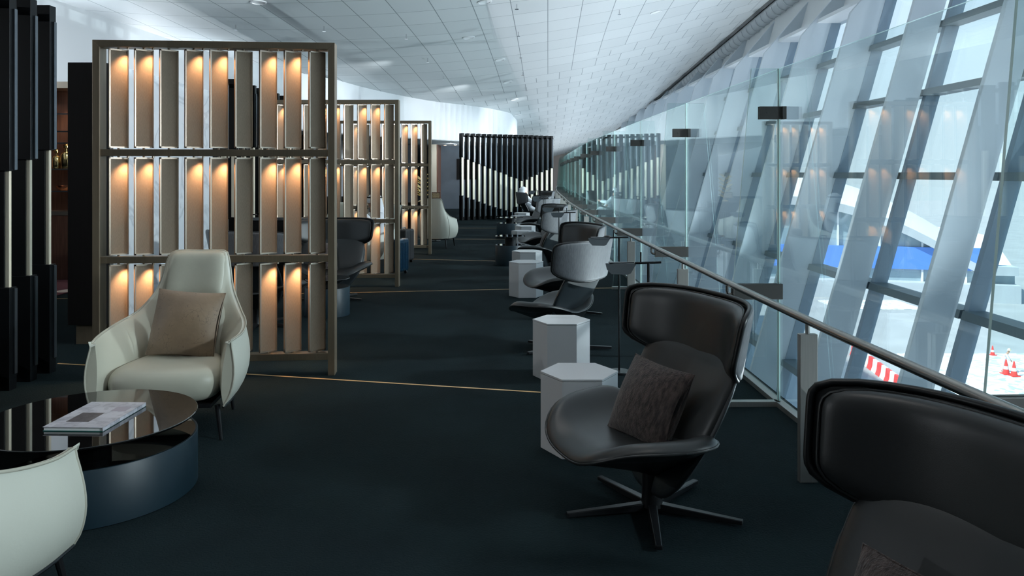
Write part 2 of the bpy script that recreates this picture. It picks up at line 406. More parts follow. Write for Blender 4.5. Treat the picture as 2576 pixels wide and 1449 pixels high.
# small ceiling fittings
cl = None
for i, (u, v) in enumerate([(1219, 4), (1179, 94), (1258, 150), (1277, 206), (1294, 250), (1303, 289), (650, 5), (1650, 30)]):
    x, y = 0, 10
    for _ in range(40):     # march along the ray to the ceiling
        zr = HC + (435 - v) * y / F; x = (u - 1288) * y / F
        y += (zc(x, y) - zr) * 1.2
    e = .05; nx = (zc(x + e, y) - zc(x - e, y)) / (2 * e); ny = (zc(x, y + e) - zc(x, y - e)) / (2 * e); nrm = Vector((nx, ny, -1)).normalized()
    t = thing('recessed_ceiling_light', ['round ceiling light at the top edge, above the far dark slat screen', 'round white ceiling light over the aisle, nearest one fully in view', 'second round ceiling light down the aisle, right of the nearest', 'third round ceiling light down the aisle', 'fourth round ceiling light down the aisle', 'farthest small round ceiling light above the dark slat screen', 'round ceiling light at the top edge above the nearest bronze screen', 'round ceiling light near the curved edge gutter'][i], 'ceiling light', (x, y, zc(x, y)))
    t.rotation_euler = nrm.to_track_quat('Z', 'Y').to_euler(); t['group'] = 'round lights in the tiled ceiling'
    MB().lathe([(.16, -.01), (.16, .02), (.125, .025), (.12, .01)], 24).build('trim_ring', M['white_paint'], t, smooth=30)
    MB().lathe([(.12, -.01), (.12, .012)], 24).build('diffuser', mat('frosted_lens', (.85, .88, .9), .4), t)
for i, (u, v) in enumerate([(1300, 10), (1022, 86), (1304, 80), (1310, 136), (1076, 146), (1315, 181), (815, 66), (1325, 220), (1558, 25), (1115, 191), (1147, 227), (593, 62)]):
    x, y = 0, 10
    for _ in range(40):
        zr = HC + (435 - v) * y / F; x = (u - 1288) * y / F; y += (zc(x, y) - zr) * 1.2
    o = MB().lathe([(.012, .0), (.012, -.10), (.045, -.11), (.045, -.12)], 10).build('sprinkler_head', M['chrome'], loc=(x, y, zc(x, y)))
    tag(o, 'small sprinkler head hanging from the tiled ceiling', 'sprinkler', 'sprinkler heads in the tiled ceiling')

# ------------------------------------------------------------------ facade: blades, mullions, transoms, glass
def lean(q, z): return XIN(z) + q
ZT = [-8.2, -6.2, -4.3, -2.35, -.33, 1.60, 3.06, 4.28]
nb = 0
for k in range(-3, 15):
    y = 11.1 + 2.88 * k; nb += 1
    mb = MB(); qo = {1: .56, 2: .70}.get(k, .5 if k < 1 else .835); poly = [(0, -9), (0, 5.05), (.86, 6.55), (.86, 5.5), (qo, 5.5), (qo, -9)]
    mb.prism(poly, lambda q, z: (lean(q, z), y - .05, z), lambda q, z: (lean(q, z), y + .05, z)); tag(mb.build('trim_%d' % (10 + nb), M['facade'], bevel=.012), kind='structure')
    wn = thing('window_%d' % nb, None, None, (0, 0, 0)); tag(wn, kind='structure')
    MB().prism([(.66, -9), (.66, 5.5), (.90, 5.5), (.90, -9)], lambda q, z: (lean(q, z), y - .06, z), lambda q, z: (lean(q, z), y + .06, z)).build('mullion', M['mullion'], wn)
    for zt in ZT:
        MB().prism([(.60, zt - .06), (.60, zt + .06), (.90, zt + .06), (.90, zt - .06)], lambda q, z: (lean(q, z), y - 2.85, z), lambda q, z: (lean(q, z), y - .03, z)).build('transom', M['transom'] , wn)
    MB().prism([(.84, -9), (.84, 5.5), (.86, 5.5), (.86, -9)], lambda q, z: (lean(q, z), y - 2.83, z), lambda q, z: (lean(q, z), y - .04, z)).build('pane', M['win_glass'], wn)
# sill blocks and upper wall
mb = MB()
mb.prism([(.84, 5.42), (.84, 8.6), (1.05, 8.6), (1.05, 5.42)], lambda q, z: (lean(q, z), -5, z), lambda q, z: (lean(q, z), 76, z)); tag(mb.build('wall_right', mat('white_wall_cladding', (.72, .74, .75), .6)), kind='structure')
mb = MB(); mb.prism([(.3, 5.36), (.3, 5.46), (1.0, 5.46), (1.0, 5.36)], lambda q, z: (lean(q, z), -5, z), lambda q, z: (lean(q, z), 60, z)); tag(mb.build('trim_40', M['facade_in']), kind='structure')
# solid facade beyond the windows
mb = MB(); mb.prism([(.6, -9), (.6, 5.5), (.9, 5.5), (.9, -9)], lambda q, z: (lean(q, z), 51.5, z), lambda q, z: (lean(q, z), 76, z)); tag(mb.build('wall_far_right', M['facade']), kind='structure')
mb = MB(); mb.box(-8, 9.5, 74, 74.3, -9, 4); tag(mb.build('wall_far', mat('far_wall', (.5, .42, .38), .7)), kind='structure')
mb = MB(); mb.box(-16, 3.9, -5, 75, -9.3, -9); tag(mb.build('floor_lower', M['concrete']), kind='structure')

spot('void_fill_light', (5.4, 1.5, -3.4), (3.5, 6, 6), 260, 130, (.86, .95, 1), .6, None, .0)  # added lamp without a fitting, lifts the blades and upper facade
for i in range(5):
    spot('cove_uplight', (-9.6, 2 + 6 * i, 3.2), (-5, 3 + 6 * i, 6), 105, 150, (.9, .96, 1), .5, None, .0)
for (a_, b_, e_) in (((-3.4, 8.5), (-7.9, 12.2, 3.7), 170), ((-3.2, 14), (-7.3, 16.5, 3.8), 170), ((-2.6, 22), (-6.0, 24.5, 3.9), 170), ((-1.0, 26.5), (-3.3, 29.8, 3.8), 150), ((1.0, 30.5), (-.8, 34, 3.6), 130)):
    spot('bulkhead_fill_light', (a_[0], a_[1], zc(*a_) - .45), b_, e_ * .85, 56, (.92, .97, 1), 1, None, .03)  # added unseen lamps that brighten the white bulkhead
# added lamps without fittings: overhead fill, then void fill to brighten the vault
for i, (x, y) in enumerate([(-3.2, 2.2), (-.4, 2.6), (-2.8, 6.0), (-.2, 7.0), (-1.6, -1.5)]):
    spot('overhead_fill_light', (x, y, zc(x, y) - .03), (x, y, 0), 32, 110, (1, .95, .90), .9, None, .08)  # added fill over the foreground, out of view
for i in range(11):
    spot('void_fill_light', (4.8, 9 + 5 * i, -1.3), (.5, 10 + 5 * i, 6), FL_E * (1 if i < 4 else .55), 150, (.86, .95, 1), .5, None, .0)  # added lamps, no real fittings, lifting the vault brightness
for i in range(7):
    spot('side_fill_light', (6.4, 1.1 + 5.76 * i, 3.2), (-6, 3 + 5.76 * i, .2), 850, 48, (.88, .95, 1), .8, None, .25)  # added lamps on the window side, strengthening light from the right
mb = MB(); mb.box(-16, 9, -5.3, -5, -9, 9); tag(mb.build('wall_unseen_back', mat('dim_wall', (.24, .235, .23), .8)), kind='structure')  # unseen wall added to keep light from behind off the seats
mb = MB(); mb.box(-16.3, -16, -5.3, 76, -1, 9); tag(mb.build('wall_unseen_side', bpy.data.materials['dim_wall']), kind='structure')  # unseen wall added to close the open left side to light
# ------------------------------------------------------------------ left side walls, bulkhead
BK = [(-8.6, 4.5), (-7.4, 13), (-6.9, 19), (-5.6, 25), (-3.5, 29.2), (-1.6, 32.0), (-.55, 34.0), (.03, 36.0), (.0, 40), (-3, 46)]
BT = [4.55, 4.45, 4.45, 4.6, 4.68, 4.62, 4.42, 4.25, 4.0, 3.6]
bk = []; bt = []
for i in range(73):
    t = i / 8; k = min(int(t), 8); f = t - k
    bk.append(cat([(j, BK[j]) for j in range(10)], t)); bt.append(cat([(j, BT[j]) for j in range(10)], t))
def bulk(z0f, z1f, off, thick, name, m):
    mb = MB(); n = len(bk)
    vs = []
    for i in range(n):
        a = Vector(bk[max(i - 1, 0)]); b = Vector(bk[min(i + 1, n - 1)]); d = (b - a).normalized(); nr = Vector((-d.y, d.x))
        p = Vector(bk[i]) + nr * off; q_ = p + nr * thick
        vs += [(p.x, p.y, z0f(i)), (p.x, p.y, z1f(i)), (q_.x, q_.y, z1f(i)), (q_.x, q_.y, z0f(i))]
    fs = []
    for i in range(n - 1):
        for k in range(4): fs.append((4 * i + k, 4 * i + (k + 1) % 4, 4 * i + 4 + (k + 1) % 4, 4 * i + 4 + k))
    mb.add(vs, fs); return tag(mb.build(name, m, smooth=30), kind='structure')
bulk(lambda i: 2.92, lambda i: bt[i], 0, .3, 'wall_left', M['wall_white'])
bulk(lambda i: 2.90, lambda i: 2.96, .1, 4.0, 'ceiling_recess', M['wall_white'])
# slate wall under the bulkhead, far left
mb = MB(); mb.box(-6.6, .4, 36.6, 36.9, 0, 2.95); tag(mb.build('wall_back', M['wall_slate']), kind='structure')
mb = MB(); mb.box(-3.55, -3.32, 34.9, 36.6, 0, 2.92); tag(mb.build('wall_return', M['wall_cream']), kind='structure')
mb = MB(); mb.box(-3.32, -3.27, 35.0, 36.6, 0, 2.92); tag(mb.build('trim_41', M['walnut']), kind='structure')
mb = MB(); mb.box(-12, -9.6, 8, 36, 0, 2.95); mb.box(-9.6, -6.6, 26, 26.3, 0, 2.95); tag(mb.build('wall_left_recess', M['dark_panel']), kind='structure')
o = MB().box(0, 1.0, 0, .03, 0, .95).build('framed_panel', M['dark_panel'], loc=(-2.55, 36.568, 1.35)); tag(o, 'dark framed panel on the slate wall beside the far slat screen', 'panel')
for i, x in enumerate((-3.0, -2.5, -1.95, -1.3)):
    t = thing('recessed_downlight', 'warm recessed downlight under the white bulkhead above the slate wall', 'ceiling light', (x, 35.2 - i * .45 + .4, 2.9), group='downlights under the bulkhead')
    MB().lathe([(.08, .0), (.08, -.02), (.06, -.02), (.06, 0)], 16).build('trim_ring', M['white_paint'], t)
    MB().lathe([(.055, -.004), (.055, -.012)], 16).build('bulb', emis('warm_bulb', (1, .6, .3), 9), t)
spot('slate_fill_light', (-2.6, 33.4, 2.85), (-2.6, 36.6, 1.2), 60, 110, (.85, .93, 1))  # added cool lamp that brightens the slate wall

# wall block with dark end panel and marble side
mb = MB(); mb.box(-4.26, -3.90, 7.62, 10.3, .19, 2.71, 0); tag(mb.build('wall_block', [M['dark_panel']], bevel=.004), kind='structure')
MBx = MB().box(-4.20, -3.93, 7.66, 10.25, 0, .19); tag(MBx.build('baseboard_block', M['bronze']), kind='structure')
MBx = MB().box(-3.897, -3.86, 7.70, 10.25, .16, 2.70); tag(MBx.build('wall_marble', M['marble']), kind='structure')

# ------------------------------------------------------------------ bronze louvre screens
def make_screen(label, loc, rz):
    t = thing('louvre_screen', label, 'screen', loc, rz, 'bronze framed louvre screens along the aisle')
    W, H, D, fw = 1.90, 2.71, .135, .055
    # local: x 0..-W (right post at 0), y depth 0..D (front at 0)
    f = MB()
    f.prism([(-fw, .0), (-fw, H - fw), (0, H), (0, 0)], lambda x, z: (x, 0, z), lambda x, z: (x, D, z))
    f.prism([(-W, 0), (-W, H), (-W + fw, H - fw), (-W + fw, 0)], lambda x, z: (x, 0, z), lambda x, z: (x, D, z))
    f.prism([(-W, H), (0, H), (-fw, H - fw), (-W + fw, H - fw)], lambda x, z: (x, 0, z), lambda x, z: (x, D, z))
    f.build('frame', M['bronze'], t, bevel=.003)
    zz = [(.125, .055), (.925, .055), (1.785, .055)]     # rail bottom z, height
    for z, h in zz: MB().box(-W + fw, -fw, .02, D - .02, z, z + h).build('cross_rail', M['bronze'], t, bevel=.003)
    rows = [(.18, .925), (.98, 1.785), (1.84, H - fw)]
    n = 9; pitch = (W - 2 * fw) / (n + .12)
    sw = .146; ang = R(38)
    proto = {}
    for ri, (z0, z1) in enumerate(rows):
        hh = z1 - z0 - .02
        for i in range(n):
            x = -W + fw + pitch * (i + .62) + .0; y = D / 2
            key = ri
            if key not in proto:
                fr = MB(); e = .012
                for (a, b, c, d_) in ((-sw / 2, -sw / 2 + .010, 0, hh), (sw / 2 - .010, sw / 2, 0, hh), (-sw / 2, sw / 2, 0, .012), (-sw / 2, sw / 2, hh - .012, hh)):
                    fr.box(a, b, -e, e, c, d_)
                fr.tube([(0, 0, -.012), (0, 0, .0)], .01, 8); fr.tube([(0, 0, hh), (0, 0, hh + .012)], .01, 8)
                s = fr.build('slat', M['bronze_lt'], t); pn = MB().box(-sw / 2 + .010, sw / 2 - .010, -.008, .008, .012, hh - .012).build('fabric_panel', M['linen'], s)
                proto[key] = s
            else:
                s = proto[key].copy(); COL.objects.link(s); s.parent = t
                pn = proto[key].children[0].copy(); COL.objects.link(pn); pn.parent = s
            s.location = (x, y, z0 + .01); s.rotation_euler = (0, 0, ang)
            if i % 3 != 2:
                # small warm spot fixed beside the slat head, at its far edge
                dx = math.cos(ang) * sw * .34 + math.sin(ang) * .07; dy = math.sin(ang) * sw * .34 - math.cos(ang) * .07
                MB().lathe([(.010, 0), (.010, .014), (.006, .014)], 10).build('spot_lamp', M['bronze_lt'], t, loc=(x + dx, y + dy, z1 - .014))
                tx = math.cos(ang) * sw * .28 ; ty = math.sin(ang) * sw * .28
                l = spot('screen_spot_light', (x + dx, y + dy, z1 - .016), (x + tx, y + ty, z0 + .25), SP_E, 95, (1, .56, .28), 1, t, .02)
    return t
d1 = make_screen('nearest bronze framed screen of upright linen louvres behind the cream armchair', (-1.443, 6.47, 0), R(4.6))
make_screen('middle bronze framed louvre screen behind the black wing chair', (-1.64, 11.5, 0), R(-1))
make_screen('farthest bronze framed louvre screen beside the lone cream chair', (-1.64, 16.1, 0), R(0))

# ------------------------------------------------------------------ dark slat screens
def make_slat_screen(label, loc, rz, n, pitch, hi, lo, group='tall dark slat screens', shw=.036):
    """runs along local +x; slats are deep fins in local y, edge facing -y"""
    t = thing('slat_screen', label, 'screen', loc, rz, group)
    H = 3.03
    MB().box(-.04, n * pitch - .1, .10, .14, .06, .14).build('bottom_rail', M['dark_slat'], t); MB().box(-.04, n * pitch - .1, .10, .14, 2.9, 2.96).build('top_rail', M['dark_slat'], t)
    for i in range(n):
        x = i * pitch; zt, zb = hi(i), lo(i)
        s = MB().box(-.045, .045, .0, .20, 0, zb).box(-.045, .045, .0, .20, zt, H).box(-.03, .03, .05, .20, zb, zt).build('slat', M['dark_slat'], t, loc=(x, 0, 0), bevel=.003)
        MB().box(.0, .035, -.012, .0, .12, zb - .01).build('metal_edge', M['slat_edge'], s); MB().box(.0, .035, -.012, .0, zt + .01, H - .13).build('metal_edge', M['slat_edge'], s)
        MB().box(-shw, shw, .022, .075 if shw > .03 else .052, zb, zt).build('champagne_strip', M['champagne'], s)
    return t
# far screen: left foot (-1.76,27.5) to (1.7,29.8)
a = math.atan2(2.1, 3.35)
a = R(31)
wave_t = lambda i: HC + (435 - [396, 402, 408, 413, 418, 424, 429, 434, 439, 445, 449, 455, 452, 445, 440, 433, 428, 423][i]) * (27.6 + i * .12) / F
wave_b = lambda i: max(.1, HC + (435 - [492, 497, 502, 507, 512, 517, 521, 525, 529, 533, 520, 520, 515, 508, 500, 494, 490, 486][i]) * (27.6 + i * .12) / F)
make_slat_screen('far dark slat screen with a V-shaped run of pale strips, facing down the aisle', (-1.70, 27.6, 0), R(32), 18, .222, wave_t, wave_b)
# near-left screen, runs towards the camera from (-3.78,6.6)
zt = lambda i: HC + (435 - [378, 402, 430, 460, 490, 520, 545, 565][i]) * (6.6 - i * .27) / F
zb = lambda i: HC + (435 - [664, 692, 722, 752, 790, 830, 870, 900][i]) * (6.6 - i * .27) / F
make_slat_screen('near dark slat screen with pale metal strips at the left edge of the view', (-3.80, 6.58 - 7 * .262, 0), R(90), 8, .262, lambda i: zt(7 - i), lambda i: zb(7 - i), shw=.014)
make_slat_screen('middle dark slat screen seen through the nearest bronze louvre screen', (-4.05, 11.3, 0), R(90), 9, .42, lambda i: 1.9 + .05 * i, lambda i: 1.0)

# ------------------------------------------------------------------ display cabinet on the left
t = thing('display_cabinet', 'walnut display cabinet with lit glass shelves behind the dark panel at left', 'cabinet', (-7.45, 12.2, 0))
MB().box(0, 1.3, 0, .45, 0, 1.02).build('base_unit', M['walnut'], t)
MB().box(0, 1.3, .41, .45, 1.02, 2.95).box(0, .04, 0, .45, 1.02, 2.95).box(1.26, 1.3, 0, .45, 1.02, 2.95).build('back_panel', M['walnut'], t)
MB().box(-.02, 1.32, -.02, .45, 2.95, 3.05).build('cornice', M['bronze_lt'], t)
MB().box(-.01, 1.31, -.02, .45, 1.0, 1.06).build('counter_edge', M['bronze_lt'], t)
for z in (1.36, 1.70, 2.10, 2.28, 2.55): MB().box(.04, 1.26, .02, .41, z, z + .012).build('shelf', M['cab_glass'], t); 
for z in (1.36, 1.70, 2.10, 2.28, 2.55): MB().box(.04, 1.26, .008, .02, z - .004, z + .016).build('shelf_edge', M['slat_edge'], t)
spot('cabinet_light', (.65, .15, 2.93), (.65, .25, 0), 22, 110, (1, .8, .6), .6, t)
MB().lathe([(.04, 2.93), (.04, 2.95)], 14, .65, .15).build('downlight', emis('cabinet_bulb', (1, .85, .65), 8), t)
def ornament(x, z, h, lab, nm='gold_bottle'):
    o = MB().lathe([(.001, 0), (.075 * h / .4, .0), (.085 * h / .4, .02), (.085 * h / .4, h * .55), (.06 * h / .4, h * .66), (.022 * h / .4, h * .72), (.022 * h / .4, h * .8), (.05 * h / .4, h * .84), (.05 * h / .4, h * .93), (.02, h)], 20).build(nm, M['gold'], smooth=35, loc=(x, 12.36, z))
    return tag(o, lab, 'ornament', 'gold ornaments in the display cabinet')
ornament(-6.93, 1.712, .39, 'tall gold bottle ornament on the third glass shelf of the display cabinet')
ornament(-7.08, 1.712, .30, 'shorter gold bottle ornament left of the tall one in the display cabinet')
o = MB().lathe([(.01, 0), (.06, .0), (.12, .05), (.13, .08), (.125, .08), (.05, .012)], 24).build('copper_bowl', mat('copper', (.75, .33, .18), .25, 1), smooth=35, loc=(-6.95, 12.36, 1.372)); tag(o, 'copper bowl on the lowest glass shelf of the display cabinet', 'bowl')
mb = MB().box(-.9, .9, -2, 2, .002, .012)
o = mb.build('patterned_rug', mat('patterned_rug', (.6, .5, .45), .9, col2=(.12, .03, .04), noise_scale=1.6, detail=0), loc=(-7.0, 11.3, 0)); o.data.materials[0].node_tree.nodes['Color Ramp'].color_ramp.interpolation = 'CONSTANT'; tag(o, 'red and cream patterned rug in front of the display cabinet', 'rug')

# ------------------------------------------------------------------ glass balustrade and handrail
JY = [5.64 + 2.83 * k for k in range(-2, 15)]
def ordn(i): return ['nearest', 'second', 'third', 'fourth', 'fifth', 'sixth', 'seventh', 'eighth', 'ninth', 'tenth'][i] if i < 10 else 'far'
for k, (y0, y1) in enumerate(zip(JY[:-1], JY[1:])):
    x0, x1 = XG(y0), XG(y1); d = Vector((x1 - x0, y1 - y0)); L_ = d.length; rz = math.atan2(d.y, d.x)
    lab = '%s clear glass panel of the balustrade, counted from the camera' % ordn(k) if k < 8 else 'distant clear glass panel in the far run of the balustrade'
    t = thing('glass_partition', lab, 'glass panel', (x0, y0, 0), rz, 'glass panels of the balustrade')
    MB().prism([(.008, .02), (.008, 2.39), (L_ - .008, 2.39), (L_ - .008, .02)], lambda a, z: (a, -.006, z), lambda a, z: (a, .006, z), 0, 1).build('pane', [M['glass'], M['glass_edge']], t)
    MB().box(0, L_, -.03, .03, 0, .035).build('floor_channel', M['steel'], t)
for k, y in enumerate(JY):
    x = XG(y); dx = (XG(y + .1) - XG(y - .1)) / .2; rz = math.atan(-dx)
    if k == 0: continue
    lab = '%s glass fin bracing the balustrade, counted from the camera' % ordn(k - 1) if k < 9 else 'distant glass fin in the far run of the balustrade'
    t = thing('glass_fin', lab, 'glass fin', (x, y, 0), rz, 'glass fins of the balustrade')
    MB().prism([(-.012, .02), (-.012, 2.39), (-.20, 2.39), (-.40, .02)], lambda a, z: (a, -.008, z), lambda a, z: (a, .008, z), 0, 1).build('fin_pane', [M['glass'], M['glass_edge']], t)
    MB().box(-.41, 0, -.03, .03, 0, .035).build('floor_shoe', M['steel'], t)
    for s_ in (-1, 1):
        MB().box(-.145, .035, s_ * .010, s_ * .022, 2.03, 2.12).tube([(-.09, s_ * .022, 2.075), (-.09, s_ * .024, 2.075)], .008, 8).build('upper_patch_fitting', M['dark_steel'], t, bevel=.003)
        MB().box(-.325, .02, s_ * .010, s_ * .022, .755, .865).build('lower_patch_fitting', M['dark_steel'], t, bevel=.003)
    MB().box(.008, .035, -.05, .05, 2.03, 2.12).build('panel_clamp', M['dark_steel'], t)
    MB().box(-.335, -.325, -.03, .03, .755, .865).tube([(-.335, 0, .775), (-.37, 0, .775), (-.39, 0, .785), (-.395, 0, .805), (-.395, 0, .85)] if False else [(-.33, 0, .79), (-.355, 0, .79), (-.368, 0, .80), (-.372, 0, .815), (-.372, 0, .85)], .011, 8).build('rail_bracket', M['rail_steel'], t)
    MB().box(-.006, .004, -.006, .006, .02, 2.39).build('joint_seal', mat('joint_seal', (.25, .22, .2), .5) if k == 1 else bpy.data.materials['joint_seal'], t)
t = thing('handrail', 'long curved stainless steel handrail on square posts in front of the glass', 'handrail', (0, 0, 0))
MB().tube([(XR(y * .5), y * .5, .862) for y in range(-6, 100)], .0235, 16).build('rail', M['rail_steel'], t, smooth=60)
for k in range(-1, 14):
    y = 4.25 + 2.87 * k; x = XR(y)
    p = MB().box(-.048, .048, -.02, .02, 0, .79).build('post', M['steel'], t, loc=(x, y, 0), rot=(0, 0, .02), bevel=.003)
    MB().tube([(0, 0, .79), (0, 0, .845)], .012, 10).build('post_pin', M['steel'], p)

# ------------------------------------------------------------------ black wing armchair
def make_wing_chair():
    t = thing('wing_chair', 'x', 'armchair', group='black leather wing chairs')
    def seat(U, V):
        v = (V + 1) / 2; w = cat([(-.1, .33), (0, .37), (.25, .505), (.6, .49), (1, .38), (1.1, .35)], v)
        f = lerp(-.17, .475 - .05 * U**4, v)
        z = lerp(.375, .365, v) - .015 * math.sin(PI * v) + cat([(-.1, .12), (0, .12), (.25, .115), (.6, .11), (1, .095), (1.1, .09)], v) * abs(U)**2.9
        z -= .03 * max(0, v - .8) / .2 * (1 - U * U)
        return (w * U, -f, z)
    mb = MB(); edge = pad(mb, seat, lambda U, V: .030 + .085 * abs(U)**2.4, .014, p=4.2, rings=18, segs=72, q=5)
    s = mb.build('seat', M['black_leather'], t, smooth=60)
    MB().tube([(e[0] * 1.004, e[1] * 1.004, e[2] - .004) for e in edge], .006, 6).build('piping', M['black_leather'], s, smooth=60)
    # under-shell
    def sup(th, p=4.2):
        c, s_ = math.cos(th), math.sin(th); r = (abs(c)**p + abs(s_)**p)**(-1 / p); return r * c, r * s_
    def under(u, v):
        U, V = sup(2 * PI * u); k = v
        P = Vector(seat(U, V)); ap = Vector((.07 * U, .02 + -.07 * V, .20))
        q_ = k**1.25; r = ap.lerp(P, k); r.z = lerp(.20, P.z - .006, k**.92); return r
    mb = MB(); mb.grid(lambda u, v: under(u, v), 64, 12, closeu=True); mb.add([(.07 * math.cos(a_), .02 + .07 * math.sin(a_), .2) for a_ in [2 * PI * i / 16 for i in range(16)]], [tuple(range(16))])
    mb.build('seat_shell', M['black_shell'], t, smooth=60)
    # back
    def back(U, V):
        v = (V + 1) / 2; z = lerp(.10, .79, v); w = cat([(0, .18), (.33, .34), (.57, .405), (1, .42)], v); y = cat([(0, -.02), (.35, .055), (.6, .14), (1, .31)], v) - .07 * U * U * v
        return (w * U, y, z)
    mb = MB(); pad(mb, back, .016, .016, p=5, rings=10, segs=56, q=20, up=(0, -1, .3)); mb.build('back_shell', M['teal_shell'], t, smooth=50)
    def back2(U, V):
        v = (V + 1) / 2; x, y, z = back(U * .965, lerp(-.30, .97, v)); return (x, y - .006, z)
    mb = MB(); e = pad(mb, back2, lambda U, V: .030 + .02 * abs(U), .004, p=7, rings=12, segs=56, q=6, up=(0, -1, .3)); bk_ = mb.build('backrest', M['black_leather'], t, smooth=60)
    MB().tube(e, .005, 6).build('piping', M['black_leather'], bk_, smooth=60)
    # headrest
    def head(U, V, o=0, s_=1):
        U *= s_; V = V * s_ if s_ != 1 else V
        v = (V + 1) / 2; z = lerp(.70 + .075 * abs(U)**4, 1.06, v); w = lerp(.495, .53, min(1, max(v, 0)))
        y = lerp(.335, .385, v) - .22 * abs(U)**2.8 - o; return (w * U, y, z - 0.02)
    mb = MB(); pad(mb, head, .012, .012, p=9, rings=12, segs=72, mi_f=0, mi_b=1, q=24, up=(0, -1, .3)); hd = mb.build('headrest_shell', [M['black_shell'], M['veneer']], t, smooth=50)
    e = [head(*q_) for q_ in [sup(2 * PI * i / 72, 9) for i in range(73)]]; MB().tube([(p_[0] * 1.005, p_[1] - .012, p_[2]) for p_ in e], .012, 8).build('rim', M['black_shell'], hd, smooth=60)
    mb = MB(); e = pad(mb, lambda U, V: head(U, V, .035, .94), .05, .01, p=7, rings=14, segs=72, q=7, up=(0, -1, .3)); hp = mb.build('headrest_pad', M['black_leather'], t, smooth=60)
    MB().tube([(a_[0], a_[1] - .006, a_[2]) for a_ in e], .005, 6).build('piping', M['black_leather'], hp, smooth=60)
    # pedestal
    MB().lathe([(.055, .03), (.05, .06), (.046, .22)], 24).build('column', M['black_metal'], t, smooth=40)
    for k in range(5):
        a_ = R(-24 + 72 * k) + R(70)     # local = world + 37 for the first chair
        lg = MB().prism([(.03, -.026), (.43, -.017), (.43, .017), (.03, .026)], lambda x, y: (x, y, .012), lambda x, y: (x, y * .85, .05 - .018 * (x / .43)))
        lg.build('leg', M['black_metal'], t, rot=(0, 0, a_), bevel=.004)
    return t
wc = make_wing_chair()
def wing(label, x, y, a_, first=False):
    if first:
        wc.location = (x, y, 0); wc.rotation_euler = (0, 0, R(a_)); wc['label'] = label; return wc
    return copy_tree(wc, None, label, (x, y, 0), R(a_))
def make_pillow(name, size, thick, m):
    mb = MB()
    def fn(U, V):
        return (U * size / 2 * (1 - .065 * (1 - V * V)), 0, V * size / 2 * (1 - .065 * (1 - U * U)))
    N = 20
    def side(sg):
        def g(u, v):
            U = 2 * u - 1; V = 2 * v - 1; x, _, z = fn(math.copysign(abs(U)**.8, U), math.copysign(abs(V)**.8, V))
            Us, Vs = x / (size / 2), z / (size / 2)
            h = max(0, (1 - Us**2) * (1 - Vs**2))**.55 * thick / 2
            nz = noise.noise((x * 6, sg * 3, z * 6)) * .008 * (1 - abs(Us)**4) * (1 - abs(Vs)**4)
            return (x, sg * (h + nz), z)
        return g
    mb.grid(side(-1), N, N); mb.grid(side(1), N, N)
    o = mb.build(name, m, smooth=80)
    MB().tube([fn(u, v) for u, v in [(-1 + 2 * i / 10, -1) for i in range(10)] + [(1, -1 + 2 * i / 10) for i in range(10)] + [(1 - 2 * i / 10, 1) for i in range(10)] + [(-1, 1 - 2 * i / 10) for i in range(11)]], .004, 6).build('seam', m, o, smooth=60)
    return o
pil = make_pillow('throw_pillow', .385, .19, M['chenille'])
first_p = [True]
def place_pillow(x, y, a_, label, off=(0.02, .0, .60), tilt=-27, roll=8, yaw=18):
    global pil
    p = pil if first_p[0] else None
    if first_p[0]: first_p[0] = False
    else: p = copy_tree(pil)
    Mx = Matrix.Translation((x, y, 0)) @ Matrix.Rotation(R(a_), 4, 'Z') @ Matrix.Translation(off) @ Matrix.Rotation(R(yaw), 4, 'Z') @ Matrix.Rotation(R(tilt), 4, 'X') @ Matrix.Rotation(R(roll), 4, 'Y')
    p.location = Mx.to_translation(); p.rotation_euler = Mx.to_euler()
    tag(p, label, 'pillow', 'brown chenille pillows on the black chairs'); return p

PO = (.03, -.03, .545)
wing('black leather wing chair nearest the aisle centre, five-star base in full view', .683, 3.88, -70, True)
place_pillow(.683, 3.88, -70, 'brown chenille pillow on the foreground black wing chair beside the white hexagon tables', PO, -26, 5)
wing('black leather wing chair cut off by the bottom right corner of the view', .935, 1.83, -70)
place_pillow(.935, 1.83, -70, 'brown chenille pillow tip at the bottom edge, on the corner wing chair', (0, .0, .52), -26, 4)
wing('wing chair turned away showing its grey veneer headrest, behind the second hexagon table', .50, 7.43, -120)
wing('black wing chair facing the camera just beyond the nearest veneer-backed chair', .65, 9.37, -70)
wing('wing chair turned away with grey veneer headrest, second down the glass side', .61, 12.98, -120)
wing('black wing chair facing the camera, third of those along the glass', .63, 15.2, -70)
wing('distant wing chair turned away, third veneer-backed one along the glass', .70, 18.85, -120)
wing('distant black wing chair facing the camera beyond the third veneer-backed chair', .60, 21.0, -70)
wing('wing chair in which the far reclining person in white sits', .52, 25.0, 100)
wing('farthest black wing chair, right in front of the far dark slat screen', 1.0, 26.7, -70)
place_pillow(.61, 12.98, -120, 'brown pillow behind the second veneer-backed chair headrest', PO, -26, 5)
wing('black wing chair beyond the nearest bronze screen, pillow at its left', -2.34, 10.35, 8)
place_pillow(-2.34, 10.35, 8, 'brown pillow on the black wing chair beyond the nearest bronze screen', (-.12, -.02, .565), -26, 5)
wing('black wing chair hidden behind the louvres of the nearest bronze screen, seen from behind', -2.75, 8.55, 160)

